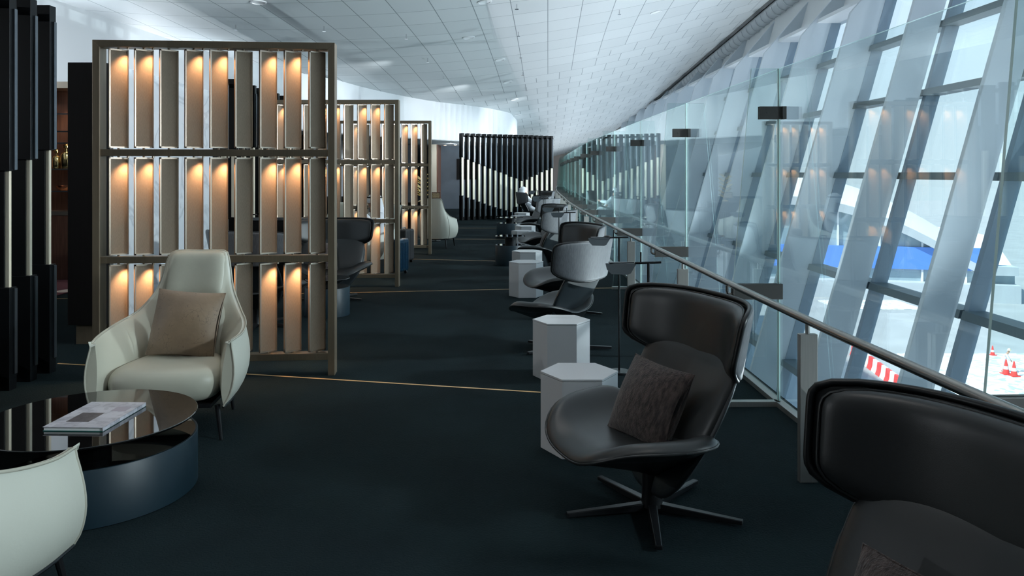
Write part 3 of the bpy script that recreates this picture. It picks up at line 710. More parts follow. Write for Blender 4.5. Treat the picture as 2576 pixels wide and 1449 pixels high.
# ------------------------------------------------------------------ cream armchair
def make_cream_chair():
    t = thing('high_back_armchair', 'x', 'armchair', group='cream leather high back armchairs')
    T = [(0, (0, .45, 1.09)), (.10, (.165, .44, 1.09)), (.17, (.205, .405, 1.05)), (.34, (.255, .33, .84)), (.50, (.335, .21, .71)), (.70, (.415, .02, .65)), (.88, (.44, -.18, .615)), (1.0, (.415, -.35, .60))]
    B = [(0, (0, .27, .21)), (.10, (.12, .265, .21)), (.17, (.18, .25, .21)), (.34, (.28, .18, .21)), (.50, (.335, .08, .21)), (.70, (.37, -.08, .21)), (.88, (.39, -.24, .21)), (1.0, (.385, -.40, .21))]
    I = [(0, (0, .20, .36)), (.10, (.12, .195, .36)), (.17, (.17, .18, .36)), (.34, (.23, .13, .36)), (.50, (.26, .05, .36)), (.70, (.285, -.08, .36)), (.88, (.315, -.25, .34)), (1.0, (.372, -.395, .29))]
    NB = 10
    def loopat(th):
        s_ = -1 if th < 0 else 1; a = abs(th)
        tp, bt, ip = Vector(cat(T, a)), Vector(cat(B, a)), Vector(cat(I, a))
        e = .01; d = (Vector(cat(B, min(a + e, 1))) - Vector(cat(B, max(a - e, 0)))); d.z = 0; d.normalize(); nr = Vector((-d.y, d.x, 0)) * -1
        nr = Vector((d.y, -d.x, 0)); 
        if nr.dot(Vector((bt.x, bt.y + .05, 0))) < 0: nr = -nr
        pts = []
        bul = lerp(.03, .07, min(1, a / .6)) * (1 - .35 * a**6)
        for k in range(NB + 1):
            w_ = k / NB; p = bt.lerp(tp, w_); p += nr * bul * math.sin(PI * w_**.8); 
            if w_ > .93: p += nr * .004
            pts.append(p)
        pts.append(tp - nr * lerp(.022, .01, a**4) + Vector((0, 0, .004)))
        tin = tp - nr * lerp(.045, .02, a**4) + Vector((0, 0, -.015))
        for k in range(NB + 1):
            w_ = k / NB; p = tin.lerp(ip, w_); p += -nr * .045 * math.sin(PI * w_) * (1 - .8 * a**4); pts.append(p)
        pts.append(ip.lerp(bt, .7))
        return [Vector((p.x * s_, p.y, p.z)) for p in pts]
    NT = 60; mb = MB(); m = len(loopat(0)); vs = []
    for i in range(NT + 1): vs += loopat(-1 + 2 * i / NT if i != NT // 2 else 1e-6)
    fs = []; mi = []
    for i in range(NT):
        for k in range(m):
            fs.append((i * m + k, i * m + (k + 1) % m, (i + 1) * m + (k + 1) % m, (i + 1) * m + k)); mi.append(0 if k < NB + 1 else 1)
    fs.append(tuple(range(m))); mi.append(1); fs.append(tuple(NT * m + k for k in range(m))); mi.append(1)
    mb.add(vs, fs); mb.m = mi
    sh = mb.build('shell', [M['cream_shell'], M['cream_leather']], t, smooth=50)
    rim = [loopat(-1 + 2 * i / 60 if i != 30 else 1e-6)[NB] for i in range(61)]
    MB().tube([p + Vector((0, 0, .002)) for p in rim], .0065, 6).build('rim_piping', M['cream_pipe'], sh, smooth=60)
    for s_ in (-1, 1):
        MB().tube([p for p in loopat(s_ * 1.0)[:NB + 1]], .006, 6).build('front_piping', M['cream_pipe'], sh, smooth=60)
        MB().tube([p + (p - Vector((0, p.y, p.z))).normalized() * .002 for p in loopat(s_ * .40)[:NB + 1]], .004, 6).build('side_seam', M['cream_pipe'], sh, smooth=60)
    # arm flap at the tip of each arm
    for s_ in (-1, 1):
        tp = Vector(cat(T, 1.0)); mbf = MB()
        pts = [Vector((s_ * (tp.x + .00), tp.y + .05, tp.z + .0)), Vector((s_ * (tp.x + .012), tp.y - .02, tp.z + .012)), Vector((s_ * (tp.x + .0), tp.y - .03, tp.z - .015)), Vector((s_ * (tp.x - .03), tp.y - .01, tp.z - .005))]
        mbf.add([p + Vector((0, 0, .004)) for p in pts] + [p - Vector((0, 0, .004)) for p in pts], [(0, 1, 2, 3), (7, 6, 5, 4), (0, 4, 5, 1), (1, 5, 6, 2), (2, 6, 7, 3), (3, 7, 4, 0)])
        mbf.build('arm_tab', M['cream_shell'], sh, bevel=.003)
    def seat(U, V):
        v = (V + 1) / 2; y = lerp(.20, -.43 + .05 * U * U, v); w = lerp(.25, .375, v)
        return (w * U, y, .33 + .01 * math.sin(PI * v))
    mb = MB(); e = pad(mb, seat, lambda U, V: .105, .115, p=4.5, rings=14, segs=72, q=9); st = mb.build('seat', M['cream_leather'], t, smooth=70)
    def bkf(U, V, z0, z1):
        z = lerp(z0, z1, (V + 1) / 2); w = cat([(.30, .27), (.5, .27), (.65, .25), (.78, .205), (.95, .20), (1.09, .19)], z)
        y = cat([(.30, .13), (.5, .20), (.7, .275), (.9, .345), (1.09, .41)], z) - .06 * U * U * (1.2 - z); return (w * U, y, z)
    mb = MB(); pad(mb, lambda U, V: bkf(U, V, .36, .80), .07, .03, p=5, rings=12, segs=56, q=6, up=(0, -1, .2)); mb.build('backrest', M['cream_leather'], t, smooth=70)
    mb = MB(); pad(mb, lambda U, V: bkf(U, V, .775, 1.088), .05, .04, p=8, rings=12, segs=56, q=5, up=(0, -1, .2)); mb.build('headrest', M['cream_leather'], t, smooth=70)
    MB().tube([(cat(B, abs(a_))[0] * (1 if a_ > 0 else -1), cat(B, abs(a_))[1], .205) for a_ in [-1 + i / 20 for i in range(41)]], .008, 6).box(-.30, .30, -.36, .22, .19, .215).build('base_frame', M['black_metal'], t)
    for (x, y) in ((.36, -.38), (-.36, -.38), (.27, .25), (-.27, .25)):
        MB().tube([(x * .94, y * .94, .21), (x * 1.03, y * 1.03, 0)], [.017, .011], 10).build('leg', M['black_metal'], t)
    return t
cc = make_cream_chair()
cc.location = (-2.20, 5.27, 0); cc.rotation_euler = (0, 0, R(5)); cc['label'] = 'cream leather high back armchair facing the round black table, taupe pillow on it'
copy_tree(cc, None, 'cream armchair cut off by the bottom left corner, seen from behind', (-2.10, 2.70, 0), R(178))
copy_tree(cc, None, 'cream armchair turned away, standing alone beyond the farthest bronze screen', (-1.69, 17.6, 0), R(176))
copy_tree(cc, None, 'cream armchair holding the person with the phone behind the middle bronze screen', (-2.36, 13.55, 0), R(-50))
copy_tree(cc, None, 'cream armchair at the far left behind the middle bronze screen', (-3.25, 14.6, 0), R(-5))
tp = make_pillow('throw_pillow', .44, .21, M['crackle']); tag(tp, 'taupe crackle velvet pillow on the foreground cream armchair', 'pillow')
Mx = Matrix.Translation((-2.20, 5.27, 0)) @ Matrix.Rotation(R(5), 4, 'Z') @ Matrix.Translation((.03, .03, .645)) @ Matrix.Rotation(R(-20), 4, 'X') @ Matrix.Rotation(R(5), 4, 'Y')
tp.location = Mx.to_translation(); tp.rotation_euler = Mx.to_euler()

# ------------------------------------------------------------------ tables
def make_drum(label, loc, r=.52, h=.275, top=.385, group=None, drumm=None):
    t = thing('drum_table', label, 'table', loc, 0, group)
    MB().lathe([(r - .006, 0), (r, .004), (r, h - .004), (r - .003, h), (r - .012, h), (r - .014, h - .006), (.05, h - .006)], 96).build('drum', drumm or M['drum'], t, smooth=40)
    MB().lathe([(r * .985, h - .004), (r * .985, h - .002)], 96).build('lower_top', M['black_glass'], t)
    MB().lathe([(.10, h - .01), (.10, top - .012)], 32).build('spacer', M['black_metal'], t)
    MB().lathe([(r - .003, top - .012), (r, top - .009), (r, top - .003), (r - .003, top)], 96).build('glass_top', M['black_glass'], t, smooth=30)
    return t
make_drum('large round black glass table on a navy drum, magazine on top', (-2.19, 4.13, 0))
make_drum('small round dark table beside the black chair beyond the nearest bronze screen', (-2.15, 9.25, 0), .26, .33, .43)
make_drum('glossy black drum table left of the second hexagon pair', (-.03, 14.3, 0), .27, .36, .52, 'black drum tables by the glass side chairs')
make_drum('glossy black drum table left of the third hexagon pair', (-.05, 20.2, 0), .34, .38, .52, 'black drum tables by the glass side chairs')
def hexpoly(r): return [(r * math.cos(R(60 * k)), r * math.sin(R(60 * k))) for k in range(6)]
hx = thing('hexagon_table', 'x', 'table', group='white hexagonal side tables')
MB().prism(hexpoly(.232), lambda x, y: (x, y, 0), lambda x, y: (x, y, .445)).build('body', M['grey_lacquer'], hx, bevel=.002)
MB().prism(hexpoly(.2335), lambda x, y: (x, y, .447), lambda x, y: (x, y, .46)).build('top', M['grey_lacquer'], hx, bevel=.002)
hl = [('white hexagonal side table touching the foreground black wing chair', .404, 4.78, 0), ('white hexagonal side table behind the nearest one, in front of the veneer-backed chair', .401, 6.47, -2), ('white hexagonal side table beside the second camera-facing wing chair', .19, 10.7, 4), ('white hexagonal side table just behind the third one', .23, 12.15, 3),
      ('white hexagonal table beside the third camera-facing wing chair, mostly hidden', .22, 16.4, 0), ('white hexagonal table beside the third veneer-backed chair', .30, 17.9, 6), ('distant white hexagonal table, second from the far slat screen', .20, 22.2, 0), ('farthest white hexagonal table, in front of the reclining person', .30, 23.8, 0)]
for i, (l, x, y, a_) in enumerate(hl):
    if i == 0: hx.location = (x, y, 0); hx['label'] = l
    else: copy_tree(hx, None, l, (x, y, 0), R(a_))

# magazine on the glass table
t = thing('magazine', 'thick white photo-covered magazine lying on the round black glass table', 'magazine', (-2.14, 4.10, .3855), R(-2))
MB().box(-.148, .143, -.208, .208, .003, .019).build('pages', M['white_plastic'], t)
MB().box(-.15, .15, -.213, .213, .019, .0215).box(.147, .15, -.213, .213, .0, .021).build('front_cover', M['cover'], t)
MB().box(-.15, .15, -.213, .213, 0, .003).build('back_cover', mat('teal_cover', (.01, .10, .09), .3), t)
MB().box(-.085, .03, -.13, .02, .0215, .022).build('cover_picture', M['cover_dark'], t)
for j, (a_, b_, c_, d_) in enumerate([(-.12, -.07, .14, .143), (-.145, .0, -.15, -.147), (.04, .12, .05, .13)]):
    MB().box(a_, b_, c_, d_, .0215, .0218).build('cover_print', mat('mauve_print', (.40, .36, .42), .4), t)

# ------------------------------------------------------------------ reading lamps
def make_lamp():
    t = thing('reading_lamp', 'x', 'floor lamp', group='black reading lamps along the glass side')
    H = 1.115
    MB().lathe([(.085, 0), (.09, .004), (.09, .012), (.085, .018), (.01, .02)], 36).build('base', M['black_metal'], t, smooth=40)
    MB().tube([(0, 0, .018), (0, 0, H)], .0085, 10).build('pole', M['black_metal'], t)
    MB().tube([(-.08, 0, H), (.075, 0, H + .004)], .007, 8).tube([(-.045, 0, H), (-.045, 0, H + .065)], .005, 8).build('crossbar', M['black_metal'], t)
    hd = MB(); poly = [(-.255, .0), (-.25, -.03), (-.225, -.055), (-.13, -.058), (-.11, -.05), (-.072, .0)]
    hd.prism(poly, lambda x, z: (x, .0 + z * .9, H - .006 + z), lambda x, z: (x, .006 + z * .9, H - .002 + z)); hd.build('lamp_head', mat('slate_lamp_head', (.05, .065, .075), .4, .2), t, bevel=.002)
    MB().prism([(-.25, .0), (-.10, .03), (-.10, .045), (-.25, .06)], lambda x, y: (x + .02, y, H - .004), lambda x, y: (x + .02, y, H + .002)).build('head_top', M['black_metal'], t)
    return t
lp = make_lamp()
ll = [('black reading lamp beside the foreground wing chair and the handrail', .81, 4.72, 0), ('black reading lamp standing between the second hexagon table and the handrail', .885, 6.57, 0), ('black reading lamp by the second camera-facing wing chair', .78, 10.7, 0), ('black reading lamp in front of the second veneer-backed chair', .72, 12.2, 0),
      ('black reading lamp by the third camera-facing wing chair', .69, 16.6, 0), ('black reading lamp in front of the third veneer-backed chair', .72, 18.2, 0), ('distant black reading lamp, second from the far slat screen', .72, 22.3, 0), ('farthest black reading lamp near the reclining person', .78, 24.0, 0)]
for i, (l, x, y, a_) in enumerate(ll):
    if i == 0: lp.location = (x, y, 0); lp['label'] = l
    else: copy_tree(lp, None, l, (x, y, 0), R(a_))

# ------------------------------------------------------------------ luggage
def make_case(label, loc, rz, w, d, h, m, handle, rib):
    t = thing('suitcase', label, 'suitcase', loc, rz)
    b = MB().box(-w / 2, w / 2, -d / 2, d / 2, .05, h).build('body', m, t, bevel=.035)
    b.modifiers['bevel'].segments = 4
    if rib:
        for k in range(5): MB().box(-w * .36 + k * w * .16, -w * .36 + k * w * .16 + .025, -d / 2 - .006, -d / 2 + .004, .10, h - .06).build('rib', m, t, bevel=.004)
    MB().box(-.004, .004, -d / 2 - .002, d / 2 + .002, .06, h - .01).build('zip_band', M['rubber'], t)
    MB().tube([(-.07, 0, h - .005), (-.065, 0, h + .03), (.065, 0, h + .03), (.07, 0, h - .005)], .008, 8).build('carry_handle', M['chrome'], t)
    if handle: MB().tube([(-.09, d * .3, h - .02), (-.09, d * .3, handle), (.09, d * .3, handle), (.09, d * .3, h - .02)], .009, 8).build('pull_handle', M['slat_edge'], t)
    for sx in (-1, 1):
        for sy in (-1, 1): MB().tube([(sx * w * .38 - .012, sy * d * .32, .028), (sx * w * .38 + .012, sy * d * .32, .028)], .026, 14).box(sx * w * .38 - .014, sx * w * .38 + .014, sy * d * .32 - .01, sy * d * .32 + .01, .03, .06).build('wheel', M['rubber'], t)
    return t
make_case('glossy blue hard-shell suitcase beside the middle bronze screen', (-1.87, 12.95, 0), R(72), .36, .26, .58, M['blue_case'], 0, True)
make_case('black soft suitcase with raised pull handle behind the blue one', (-1.98, 14.55, 0), R(75), .40, .26, .62, M['black_case'], 1.06, False)

# ------------------------------------------------------------------ plant ornament, sign, counters behind
t = thing('leaf_sculpture', 'gold leaf sculpture behind the farthest bronze screen', 'sculpture', (-2.45, 21.5, 0))
MB().box(-.6, .45, -.2, .25, 0, .86).build('plinth', M['dark_panel'], t, bevel=.01)
MB().lathe([(.09, .86), (.10, .88), (.02, .92), (.02, .95)], 20).build('foot', M['gold'], t)
st = [(0, 0, .92), (-.04, 0, 1.1), (.03, 0, 1.3), (0, 0, 1.5)]
MB().tube(st, .012, 8).build('stem', M['gold'], t)
for k in range(11):
    z = .96 + k * .055; sd = -1 if k % 2 else 1; lf = MB(); L_ = .24
    def leaf(u, v, z=z, sd=sd, k=k): 
        wv = math.sin(PI * u) * .045 * (2 * v - 1); return (sd * (L_ * u * .8), wv * .6 + .05 * math.sin(k), z + L_ * u * .8 - .35 * u * u * L_ + wv)
    lf.grid(leaf, 8, 4); o = lf.build('leaf', M['gold'], t, smooth=60); s = o.modifiers.new('t', 'SOLIDIFY'); s.thickness = .006
o = MB().box(-.11, .11, 0, .02, 0, .155).build('menu_board', M['walnut'], loc=(-1.84, 19.2, 1.03)); tag(o, 'small walnut framed board above the lone cream armchair', 'sign')
MB().box(-.09, .09, -.004, 0, .02, .135).build('card', mat('patterned_card', (.55, .42, .25), .6, col2=(.3, .2, .1), noise_scale=60), o)
MB().tube([(0, .01, 0), (0, .01, -1.03)], .012, 8).lathe([(.12, -1.03), (.12, -1.015), (.02, -1.01)], 20, 0, .01).build('stand', M['black_metal'], o)
t = thing('console_counter', 'dark console counter behind the nearest bronze screen', 'counter', (-3.8, 10.9, 0))
MB().box(0, .9, 0, .6, 0, 1.0).build('body', M['dark_panel'], t, bevel=.004)
MB().box(-.02, .92, -.02, .62, 1.0, 1.04).build('worktop', M['black_glass'], t)
t = thing('bench_sofa', 'dark low sofa far behind the nearest bronze screen', 'sofa', (-6.9, 12.9, 0))
MB().box(0, 2.2, 0, .8, .1, .42).build('seat', M['teal_shell'], t, bevel=.04)
MB().box(0, 2.2, .65, .85, .4, .95).build('backrest', M['teal_shell'], t, bevel=.05)
MB().box(.05, 2.15, .05, .75, 0, .1).build('plinth', M['black_metal'], t)

# ------------------------------------------------------------------ people
def skin(name, chains, m, parent=None, sub=2, root=0):
    """chains: list of lists of (x,y,z,r); points closer than 1e-4 are shared"""
    V = []; Rr = []; E = []; key = {}
    def vid(p):
        k = tuple(round(c, 4) for c in p[:3])
        if k not in key: key[k] = len(V); V.append(p[:3]); Rr.append(p[3])
        return key[k]
    for ch in chains:
        ids = [vid(p) for p in ch]
        for a, b in zip(ids[:-1], ids[1:]): E.append((a, b))
    me = bpy.data.meshes.new(name); me.from_pydata(V, E, []); o = bpy.data.objects.new(name, me); COL.objects.link(o)
    if parent: o.parent = parent
    me.materials.append(m)
    sk = o.modifiers.new('skin', 'SKIN'); sk.use_smooth_shade = True
    if not me.skin_vertices: 
        me.attributes.new('x', 'FLOAT', 'POINT') if False else None
        bpy.context.view_layer.objects.active = o
    lay = me.skin_vertices[0] if me.skin_vertices else None
    if lay:
        for i, r in enumerate(Rr): lay.data[i].radius = (r, r)
        lay.data[root].use_root = True
    s = o.modifiers.new('sub', 'SUBSURF'); s.levels = sub; s.render_levels = sub
    return o
def hand_chains(w, d, side, curl=.5):
    """five-finger chains from wrist w pointing along d"""
    d = Vector(d).normalized(); up = Vector((0, 0, 1)) if abs(d.z) < .8 else Vector((0, 1, 0)); s = d.cross(up).normalized(); u = s.cross(d).normalized()
    w = Vector(w); palm = w + d * .05; ch = [[(*w, .022), (*palm, .028), (*(w + d * .085), .026)]]
    k = w + d * .085
    for i, L_ in enumerate((.062, .074, .070, .055)):
        b = k + s * (.027 - .018 * i); a1 = b + d * L_ * .5 - u * curl * .015; a2 = a1 + d * L_ * .3 - u * curl * .03
        ch.append([(*k, .026), (*b, .010), (*a1, .009), (*a2, .008)])
    th = palm + s * side * .04 + d * .01; ch.append([(*palm, .028), (*th, .011), (*(th + d * .035 + s * side * .008), .009)])
    return ch
def seated(name, label, loc, rz, headw, phone=False, recline=0):
    t = thing(name, label, 'person', loc, rz)
    pel = (0, .05, .50, .13)
    def rc(y, z):   # recline about the pelvis
        a = R(recline); dy, dz = y - .05, z - .5; return (.05 + dy * math.cos(a) + dz * math.sin(a), .5 - dy * math.sin(a) + dz * math.cos(a))
    def P(x, y, z, r): y2, z2 = rc(y, z); return (x, y2, z2, r)
    sp_ = [pel, P(0, .07, .66, .13), P(0, .08, .84, .15), P(0, .07, .95, .11), P(0, .05, 1.02, .055), P(0, .03, 1.10, .08), P(0, .02, 1.19, .095), P(0, .03, 1.25, .06)]
    nose = [sp_[5], P(0, -.075, 1.125, .018)]
    ch = [sp_, nose]
    for s_ in (-1, 1):
        ch.append([pel, (s_ * .10, .0, .48, .09), (s_ * .13, -.38, .46, .065), (s_ * .13, -.44, .12, .045), (s_ * .13, -.46, .05, .04), (s_ * .13, -.58, .03, .03)])
        sh = P(s_ * .17, .07, .92, .06)
        if s_ == 1 and phone: el = (s_ * .26, -.14, .80, .042); wr = (s_ * .17, -.30, 1.00, .028); hd = (-.2, -.3, 1)
        elif recline: el = P(s_ * .27, -.02, .72, .042); wr = (s_ * .12, -.16, .78, .028); hd = (-s_ * .5, -.7, .2)
        else: el = (s_ * .28, -.05, .66, .042); wr = (s_ * .16, -.27, .60, .028); hd = (-.3 * s_, -1, -.1)
        ch.append([sp_[2], sh, el, wr]); ch += hand_chains(wr[:3], hd, -s_)
    skin('body', ch, M['skin'], t)
    # robe
    rb = [[(pel[0], pel[1], pel[2], .165), P(0, .07, .66, .155), P(0, .08, .84, .165), P(0, .07, .955, .115), P(0, .055, 1.0, .066)]]
    for s_ in (-1, 1):
        rb.append([(pel[0], pel[1], pel[2], .165), (s_ * .10, .0, .48, .12), (s_ * .13, -.38, .47, .105), (s_ * .13, -.45, .30, .10), (s_ * .13, -.46, .13, .10)])
        sh = P(s_ * .17, .07, .92, .078)
        if s_ == 1 and phone: el = (s_ * .26, -.14, .80, .062); wr = (s_ * .185, -.27, .965, .045)
        elif recline: el = P(s_ * .27, -.02, .72, .062); wr = (s_ * .14, -.13, .77, .045)
        else: el = (s_ * .28, -.05, .66, .062); wr = (s_ * .18, -.235, .605, .045)
        rb.append([P(0, .08, .84, .165), sh, el, wr])
    skin('robe', rb, M['robe'], t)
    # headdress: dome plus drape
    hy, hz = rc(.035, 1.16)
    mb = MB()
    def dome(u, v):
        th = 2 * PI * u; ph = v * PI * .62; r = .122 + (.05 * max(0, v - .6) / .4 if math.sin(th) > -.35 else 0)
        drop = max(0, v - .55) * (.50 if math.sin(th) > -.35 else .0)
        return (r * math.sin(ph) * math.cos(th), hy + .01 + r * math.sin(ph) * math.sin(th) * 1.08, hz + .02 + .125 * math.cos(ph) - drop)
    mb.grid(dome, 32, 14, closeu=True); o = mb.build('headdress', M['robe'], t, smooth=70)
    s = o.modifiers.new('t', 'SOLIDIFY'); s.thickness = .006
    MB().tube([(.118 * math.cos(a_), hy + .01 + .125 * math.sin(a_), hz + .075) for a_ in [2 * PI * i / 24 for i in range(25)]], .010, 8).build('head_cord', M['black_hair'] if phone else M['robe'], o)
    for s_ in (-1, 1):
        ey, ez = rc(-.062, 1.165); MB().lathe([(.001, -.010), (.009, -.006), (.011, 0), (.009, .006), (.001, .010)], 10, s_ * .034, ey).build('eye', M['black_hair'], t, loc=(0, 0, ez))
    my, mz = rc(-.07, 1.075); MB().box(-.024, .024, my - .006, my + .004, mz - .004, mz + .004).build('mouth', mat('lips', (.35, .12, .1), .5) if 'lips' not in bpy.data.materials else bpy.data.materials['lips'], t)
    for s_ in (-1, 1): MB().tube([(s_ * .13, -.42, .035), (s_ * .13, -.62, .025)], [.045, .035], 10).build('shoe', M['white_plastic'], t)
    return t
p1 = seated('person', 'person in white robe and headdress holding up a phone, behind the middle bronze screen', (-2.37, 13.50, 0), R(-50), None, True)
ph = MB().box(-.038, .038, -.004, .004, -.075, .075).build('mobile_phone', M['black_case'], bevel=.004); tag(ph, 'dark phone held up by the person behind the middle bronze screen', 'phone')
Mx = Matrix.Translation((-2.37, 13.50, 0)) @ Matrix.Rotation(R(-50), 4, 'Z') @ Matrix.Translation((.155, -.375, 1.09)) @ Matrix.Rotation(R(-15), 4, 'X')
ph.location = Mx.to_translation(); ph.rotation_euler = Mx.to_euler(); MB().lathe([(.007, -.006), (.007, -.0045)], 10).build('camera_lens', M['chrome'], ph, rot=(PI / 2, 0, 0), loc=(.02, 0, .05))
seated('person', 'person in white robe and headdress reclining in the farthest dark chair', (.72, 25.04, 0), R(100), None, False, 30)

# ------------------------------------------------------------------ outside
GZ = -13
mb = MB(); mb.box(-60, 420, -120, 420, GZ - .3, GZ); tag(mb.build('ground', M['asphalt']), kind='structure')
o = MB().box(-9, 12, -16, 6, 0, .12).build('rubble_field', M['rubble'], loc=(40, 58, GZ)); tag(o, 'bright broken paving and rubble on the building site outside', 'rubble', kind='stuff')
o = MB().box(-5, 4, -3, 3, 0, .1).build('rubble_patch', M['rubble'], loc=(40, 88, GZ)); tag(o, 'patch of rubble in front of the blue-banded building', 'rubble', kind='stuff')
t = thing('terminal_building', 'building outside with white curved roof, grey arch and blue sign band', 'building', (36, 96, GZ), R(-14))
def archz(x): return 10.9 - .030 * (x + 4)**2 * .55
mb = MB(); pl = [(-22, 0)] + [(x, max(3, archz(x))) for x in [-22 + i * 2 for i in range(23)]] + [(22, 0)]
mb.prism(pl, lambda x, z: (x, 0, z), lambda x, z: (x, 3, z)).build('glazed_front', M['ext_glass'], t)
mb = MB()
N = 24; vs = []
for i in range(N + 1):
    x = -22 + i * 44 / N; z = max(3, archz(x)); vs += [(x, -1.2, z), (x, -1.2, z + 1.0), (x, 1, z + 1.0), (x, 1, z)]
mb.add(vs, [(4 * i + k, 4 * i + (k + 1) % 4, 4 * i + 4 + (k + 1) % 4, 4 * i + 4 + k) for i in range(N) for k in range(4)] + [(0, 1, 2, 3), (4 * N, 4 * N + 3, 4 * N + 2, 4 * N + 1)]); mb.build('arch_fascia', M['ext_arch'], t, smooth=40)
mb = MB(); mb.grid(lambda u, v: (-22 + 44 * u, 1 + 24 * v, max(3, archz(-22 + 44 * u)) + 1.0 + 2.8 * math.sin(PI * .5 * min(1, v * 2.4))), 24, 12); mb.build('roof_shell', M['ext_shell'], t, smooth=60)
MB().box(-24, 20, -.5, -.1, 3.4, 6.0).build('sign_band', M['sign_blue'], t)
ltr = MB()
for path in ([(-17.2, 4.6), (-17.2, 4.2), (-16.2, 4.2), (-16.2, 4.9), (-15.6, 4.9)], [(-13.6, 5.2), (-13.2, 5.4), (-12.9, 5.1), (-13.0, 4.5), (-13.6, 4.0)], [(-12.8, 4.5), (-12.3, 4.5), (-11.9, 4.9), (-11.5, 4.5), (-11.0, 4.5), (-9.6, 4.5)]):
    ltr.tube([(x, -.6, z) for x, z in path], .13, 6)
ltr.build('sign_lettering', M['white_plastic'], t)
for k in range(9): MB().box(-20 + k * 4.6, -19.8 + k * 4.6, -.35, .05, 0, max(3, archz(-20 + k * 4.6))).build('facade_mullion', M['ext_shell'], t)
MB().box(-22, 22, -2, 0, 0, 2.0).build('podium', M['ext_arch'], t)
# large clad volume right
t = thing('clad_hangar', 'large pale panel-clad building filling the right-hand window', 'building', (66, 70, GZ), R(-28))
def tiles():
    m = bpy.data.materials.new('cladding_tiles'); m.use_nodes = True; nt = m.node_tree; b = nt.nodes['Principled BSDF']; tc = nt.nodes.new('ShaderNodeTexCoord'); mp = nt.nodes.new('ShaderNodeMapping'); mp.inputs['Rotation'].default_value = (PI / 2, 0, 0)
    br = nt.nodes.new('ShaderNodeTexBrick'); br.offset = 0; br.inputs['Scale'].default_value = .35; br.inputs['Mortar Size'].default_value = .008; br.inputs['Color1'].default_value = (.62, .66, .69, 1); br.inputs['Color2'].default_value = (.56, .61, .65, 1); br.inputs['Mortar'].default_value = (.4, .44, .48, 1)
    br.inputs['Row Height'].default_value = .9; br.inputs['Brick Width'].default_value = 1.2
    nt.links.new(tc.outputs['Object'], mp.inputs[0]); nt.links.new(mp.outputs[0], br.inputs['Vector']); nt.links.new(br.outputs[0], b.inputs['Base Color']); return m
mb = MB(); mb.grid(lambda u, v: (-12 + 60 * u, -7 * math.cos(v * PI * .5) + 0, 3.2 + 11.5 * math.sin(v * PI * .5)), 10, 14); mb.box(-12, 48, -6, 4, 0, 3.3); mb.box(-12, 48, 0, 4, 3, 14.7); mb.build('clad_wall', tiles(), t, smooth=40)
MB().box(-13, 48, -8.6, -6, 0, 2.6).build('base_wall', M['concrete'], t)
# barriers, cones and workers
def barrier(x, y, a_, m, lab, hl=.62):
    o = MB(); o.prism([(-.28, 0), (.28, 0), (.16, .35), (.10, .9), (-.10, .9), (-.16, .35)], lambda a, z: (-hl, a, z), lambda a, z: (hl, a, z)); ob = o.build('road_barrier', m, loc=(x, y, GZ), rot=(0, 0, a_), bevel=.03)
    return tag(ob, lab, 'barrier', 'red and white road barriers on the site')
def gpt(u, v): d = (HC - GZ) * F / (v - 435); return (u - 1288) * d / F, d
bp = [gpt(2150 + i * 9.5 * 1.15, 896 + i * 8.2) for i in range(13)]
for i, (x, y) in enumerate(bp):
    barrier(x, y, math.atan2(bp[-1][1] - bp[0][1], bp[-1][0] - bp[0][0]), M['red_plastic'] if i % 2 == 0 else M['white_plastic'], '%s plastic road barrier in the row seen through the tall window' % ('red' if i % 2 == 0 else 'white'), (Vector(bp[1]) - Vector(bp[0])).length * .40)
for i in range(6):
    x, y = gpt(2410 + i * 36, 1062 + i * 1.0); barrier(x, y, 0, M['red_plastic'] if i % 2 == 0 else M['white_plastic'], '%s plastic road barrier in the row nearest the facade' % ('red' if i % 2 == 0 else 'white'), .34)
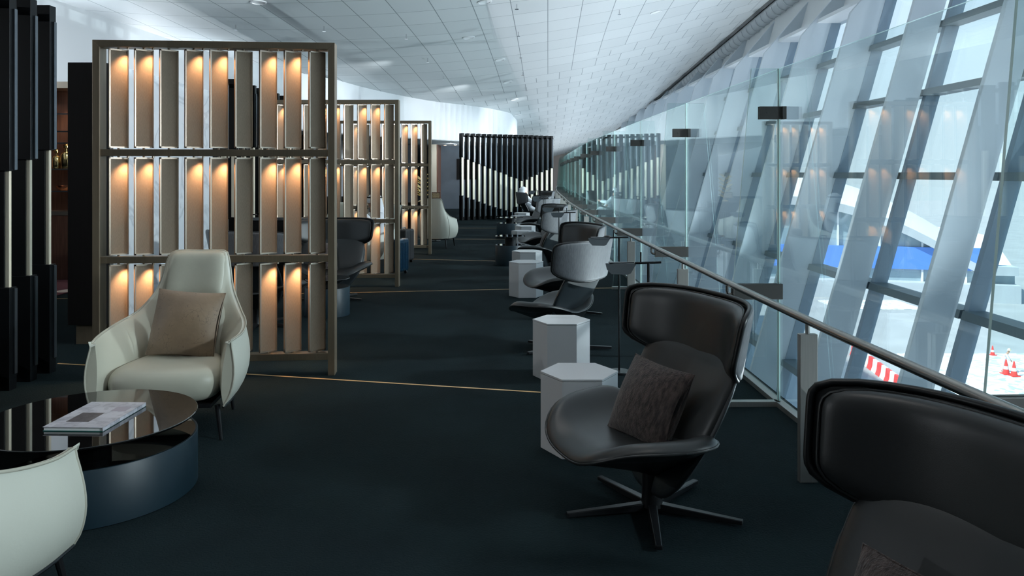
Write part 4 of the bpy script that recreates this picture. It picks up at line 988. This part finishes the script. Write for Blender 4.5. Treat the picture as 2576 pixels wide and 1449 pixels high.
def cone(u, v, lab, s=1.0):
    x, y = gpt(u, v); t = thing('traffic_cone', lab, 'traffic cone', (x, y, GZ + .12))
    MB().lathe([(.17 * s, .04), (.03 * s, .75 * s)], 16).build('cone_body', M['red_plastic'], t); MB().lathe([(.128 * s, .26 * s), (.098 * s, .42 * s)], 16).build('white_band', M['white_plastic'], t); MB().box(-.22 * s, .22 * s, -.22 * s, .22 * s, 0, .05).build('foot', M['red_plastic'], t)
cone(2497, 897, 'red traffic cone standing alone left of the site worker'); cone(2531, 945, 'red and white traffic cone in front of the site worker', 1.4); cone(2551, 950, 'red and white traffic cone right of the site worker', 1.4)
x, y = gpt(2524, 940)
t = thing('person', 'site worker in pale clothing and hard hat bending beside the cones outside', 'person', (x, y, GZ + .12), R(60))
ch = [[(0, 0, .92, .13), (0, -.08, 1.10, .13), (0, -.20, 1.30, .15), (0, -.27, 1.42, .07), (0, -.32, 1.50, .08), (0, -.36, 1.60, .09)]]
for s_ in (-1, 1):
    ch.append([(0, 0, .92, .13), (s_ * .10, 0, .86, .09), (s_ * .13, -.05 - s_ * .05, .48, .065), (s_ * .14, .02 - s_ * .1, .08, .045), (s_ * .14, -.12 - s_ * .1, .04, .035)])
    ch.append([(0, -.20, 1.30, .15), (s_ * .20, -.20, 1.30, .06), (s_ * .24, -.32, 1.05, .045), (s_ * .20, -.48, .88, .03)]); ch += hand_chains((s_ * .20, -.48, .88), (0, -.6, -.8), -s_)
skin('body', ch, M['skin'], t)
ch = [[(0, 0, .92, .165), (0, -.08, 1.10, .16), (0, -.20, 1.30, .175), (0, -.26, 1.40, .09)]]
for s_ in (-1, 1):
    ch.append([(0, 0, .92, .165), (s_ * .10, 0, .86, .115), (s_ * .13, -.05 - s_ * .05, .48, .09), (s_ * .14, .02 - s_ * .1, .12, .075)]); ch.append([(0, -.20, 1.30, .175), (s_ * .20, -.20, 1.30, .08), (s_ * .24, -.32, 1.05, .065), (s_ * .21, -.44, .92, .05)])
skin('coveralls', ch, M['robe'], t)
MB().lathe([(.16, 1.62), (.12, 1.63), (.115, 1.70), (.07, 1.76), (.01, 1.78)], 20, 0, -.36).build('hard_hat', mat('hard_hat', (.75, .68, .5), .4), t, smooth=60)

bpy.context.view_layer.update()
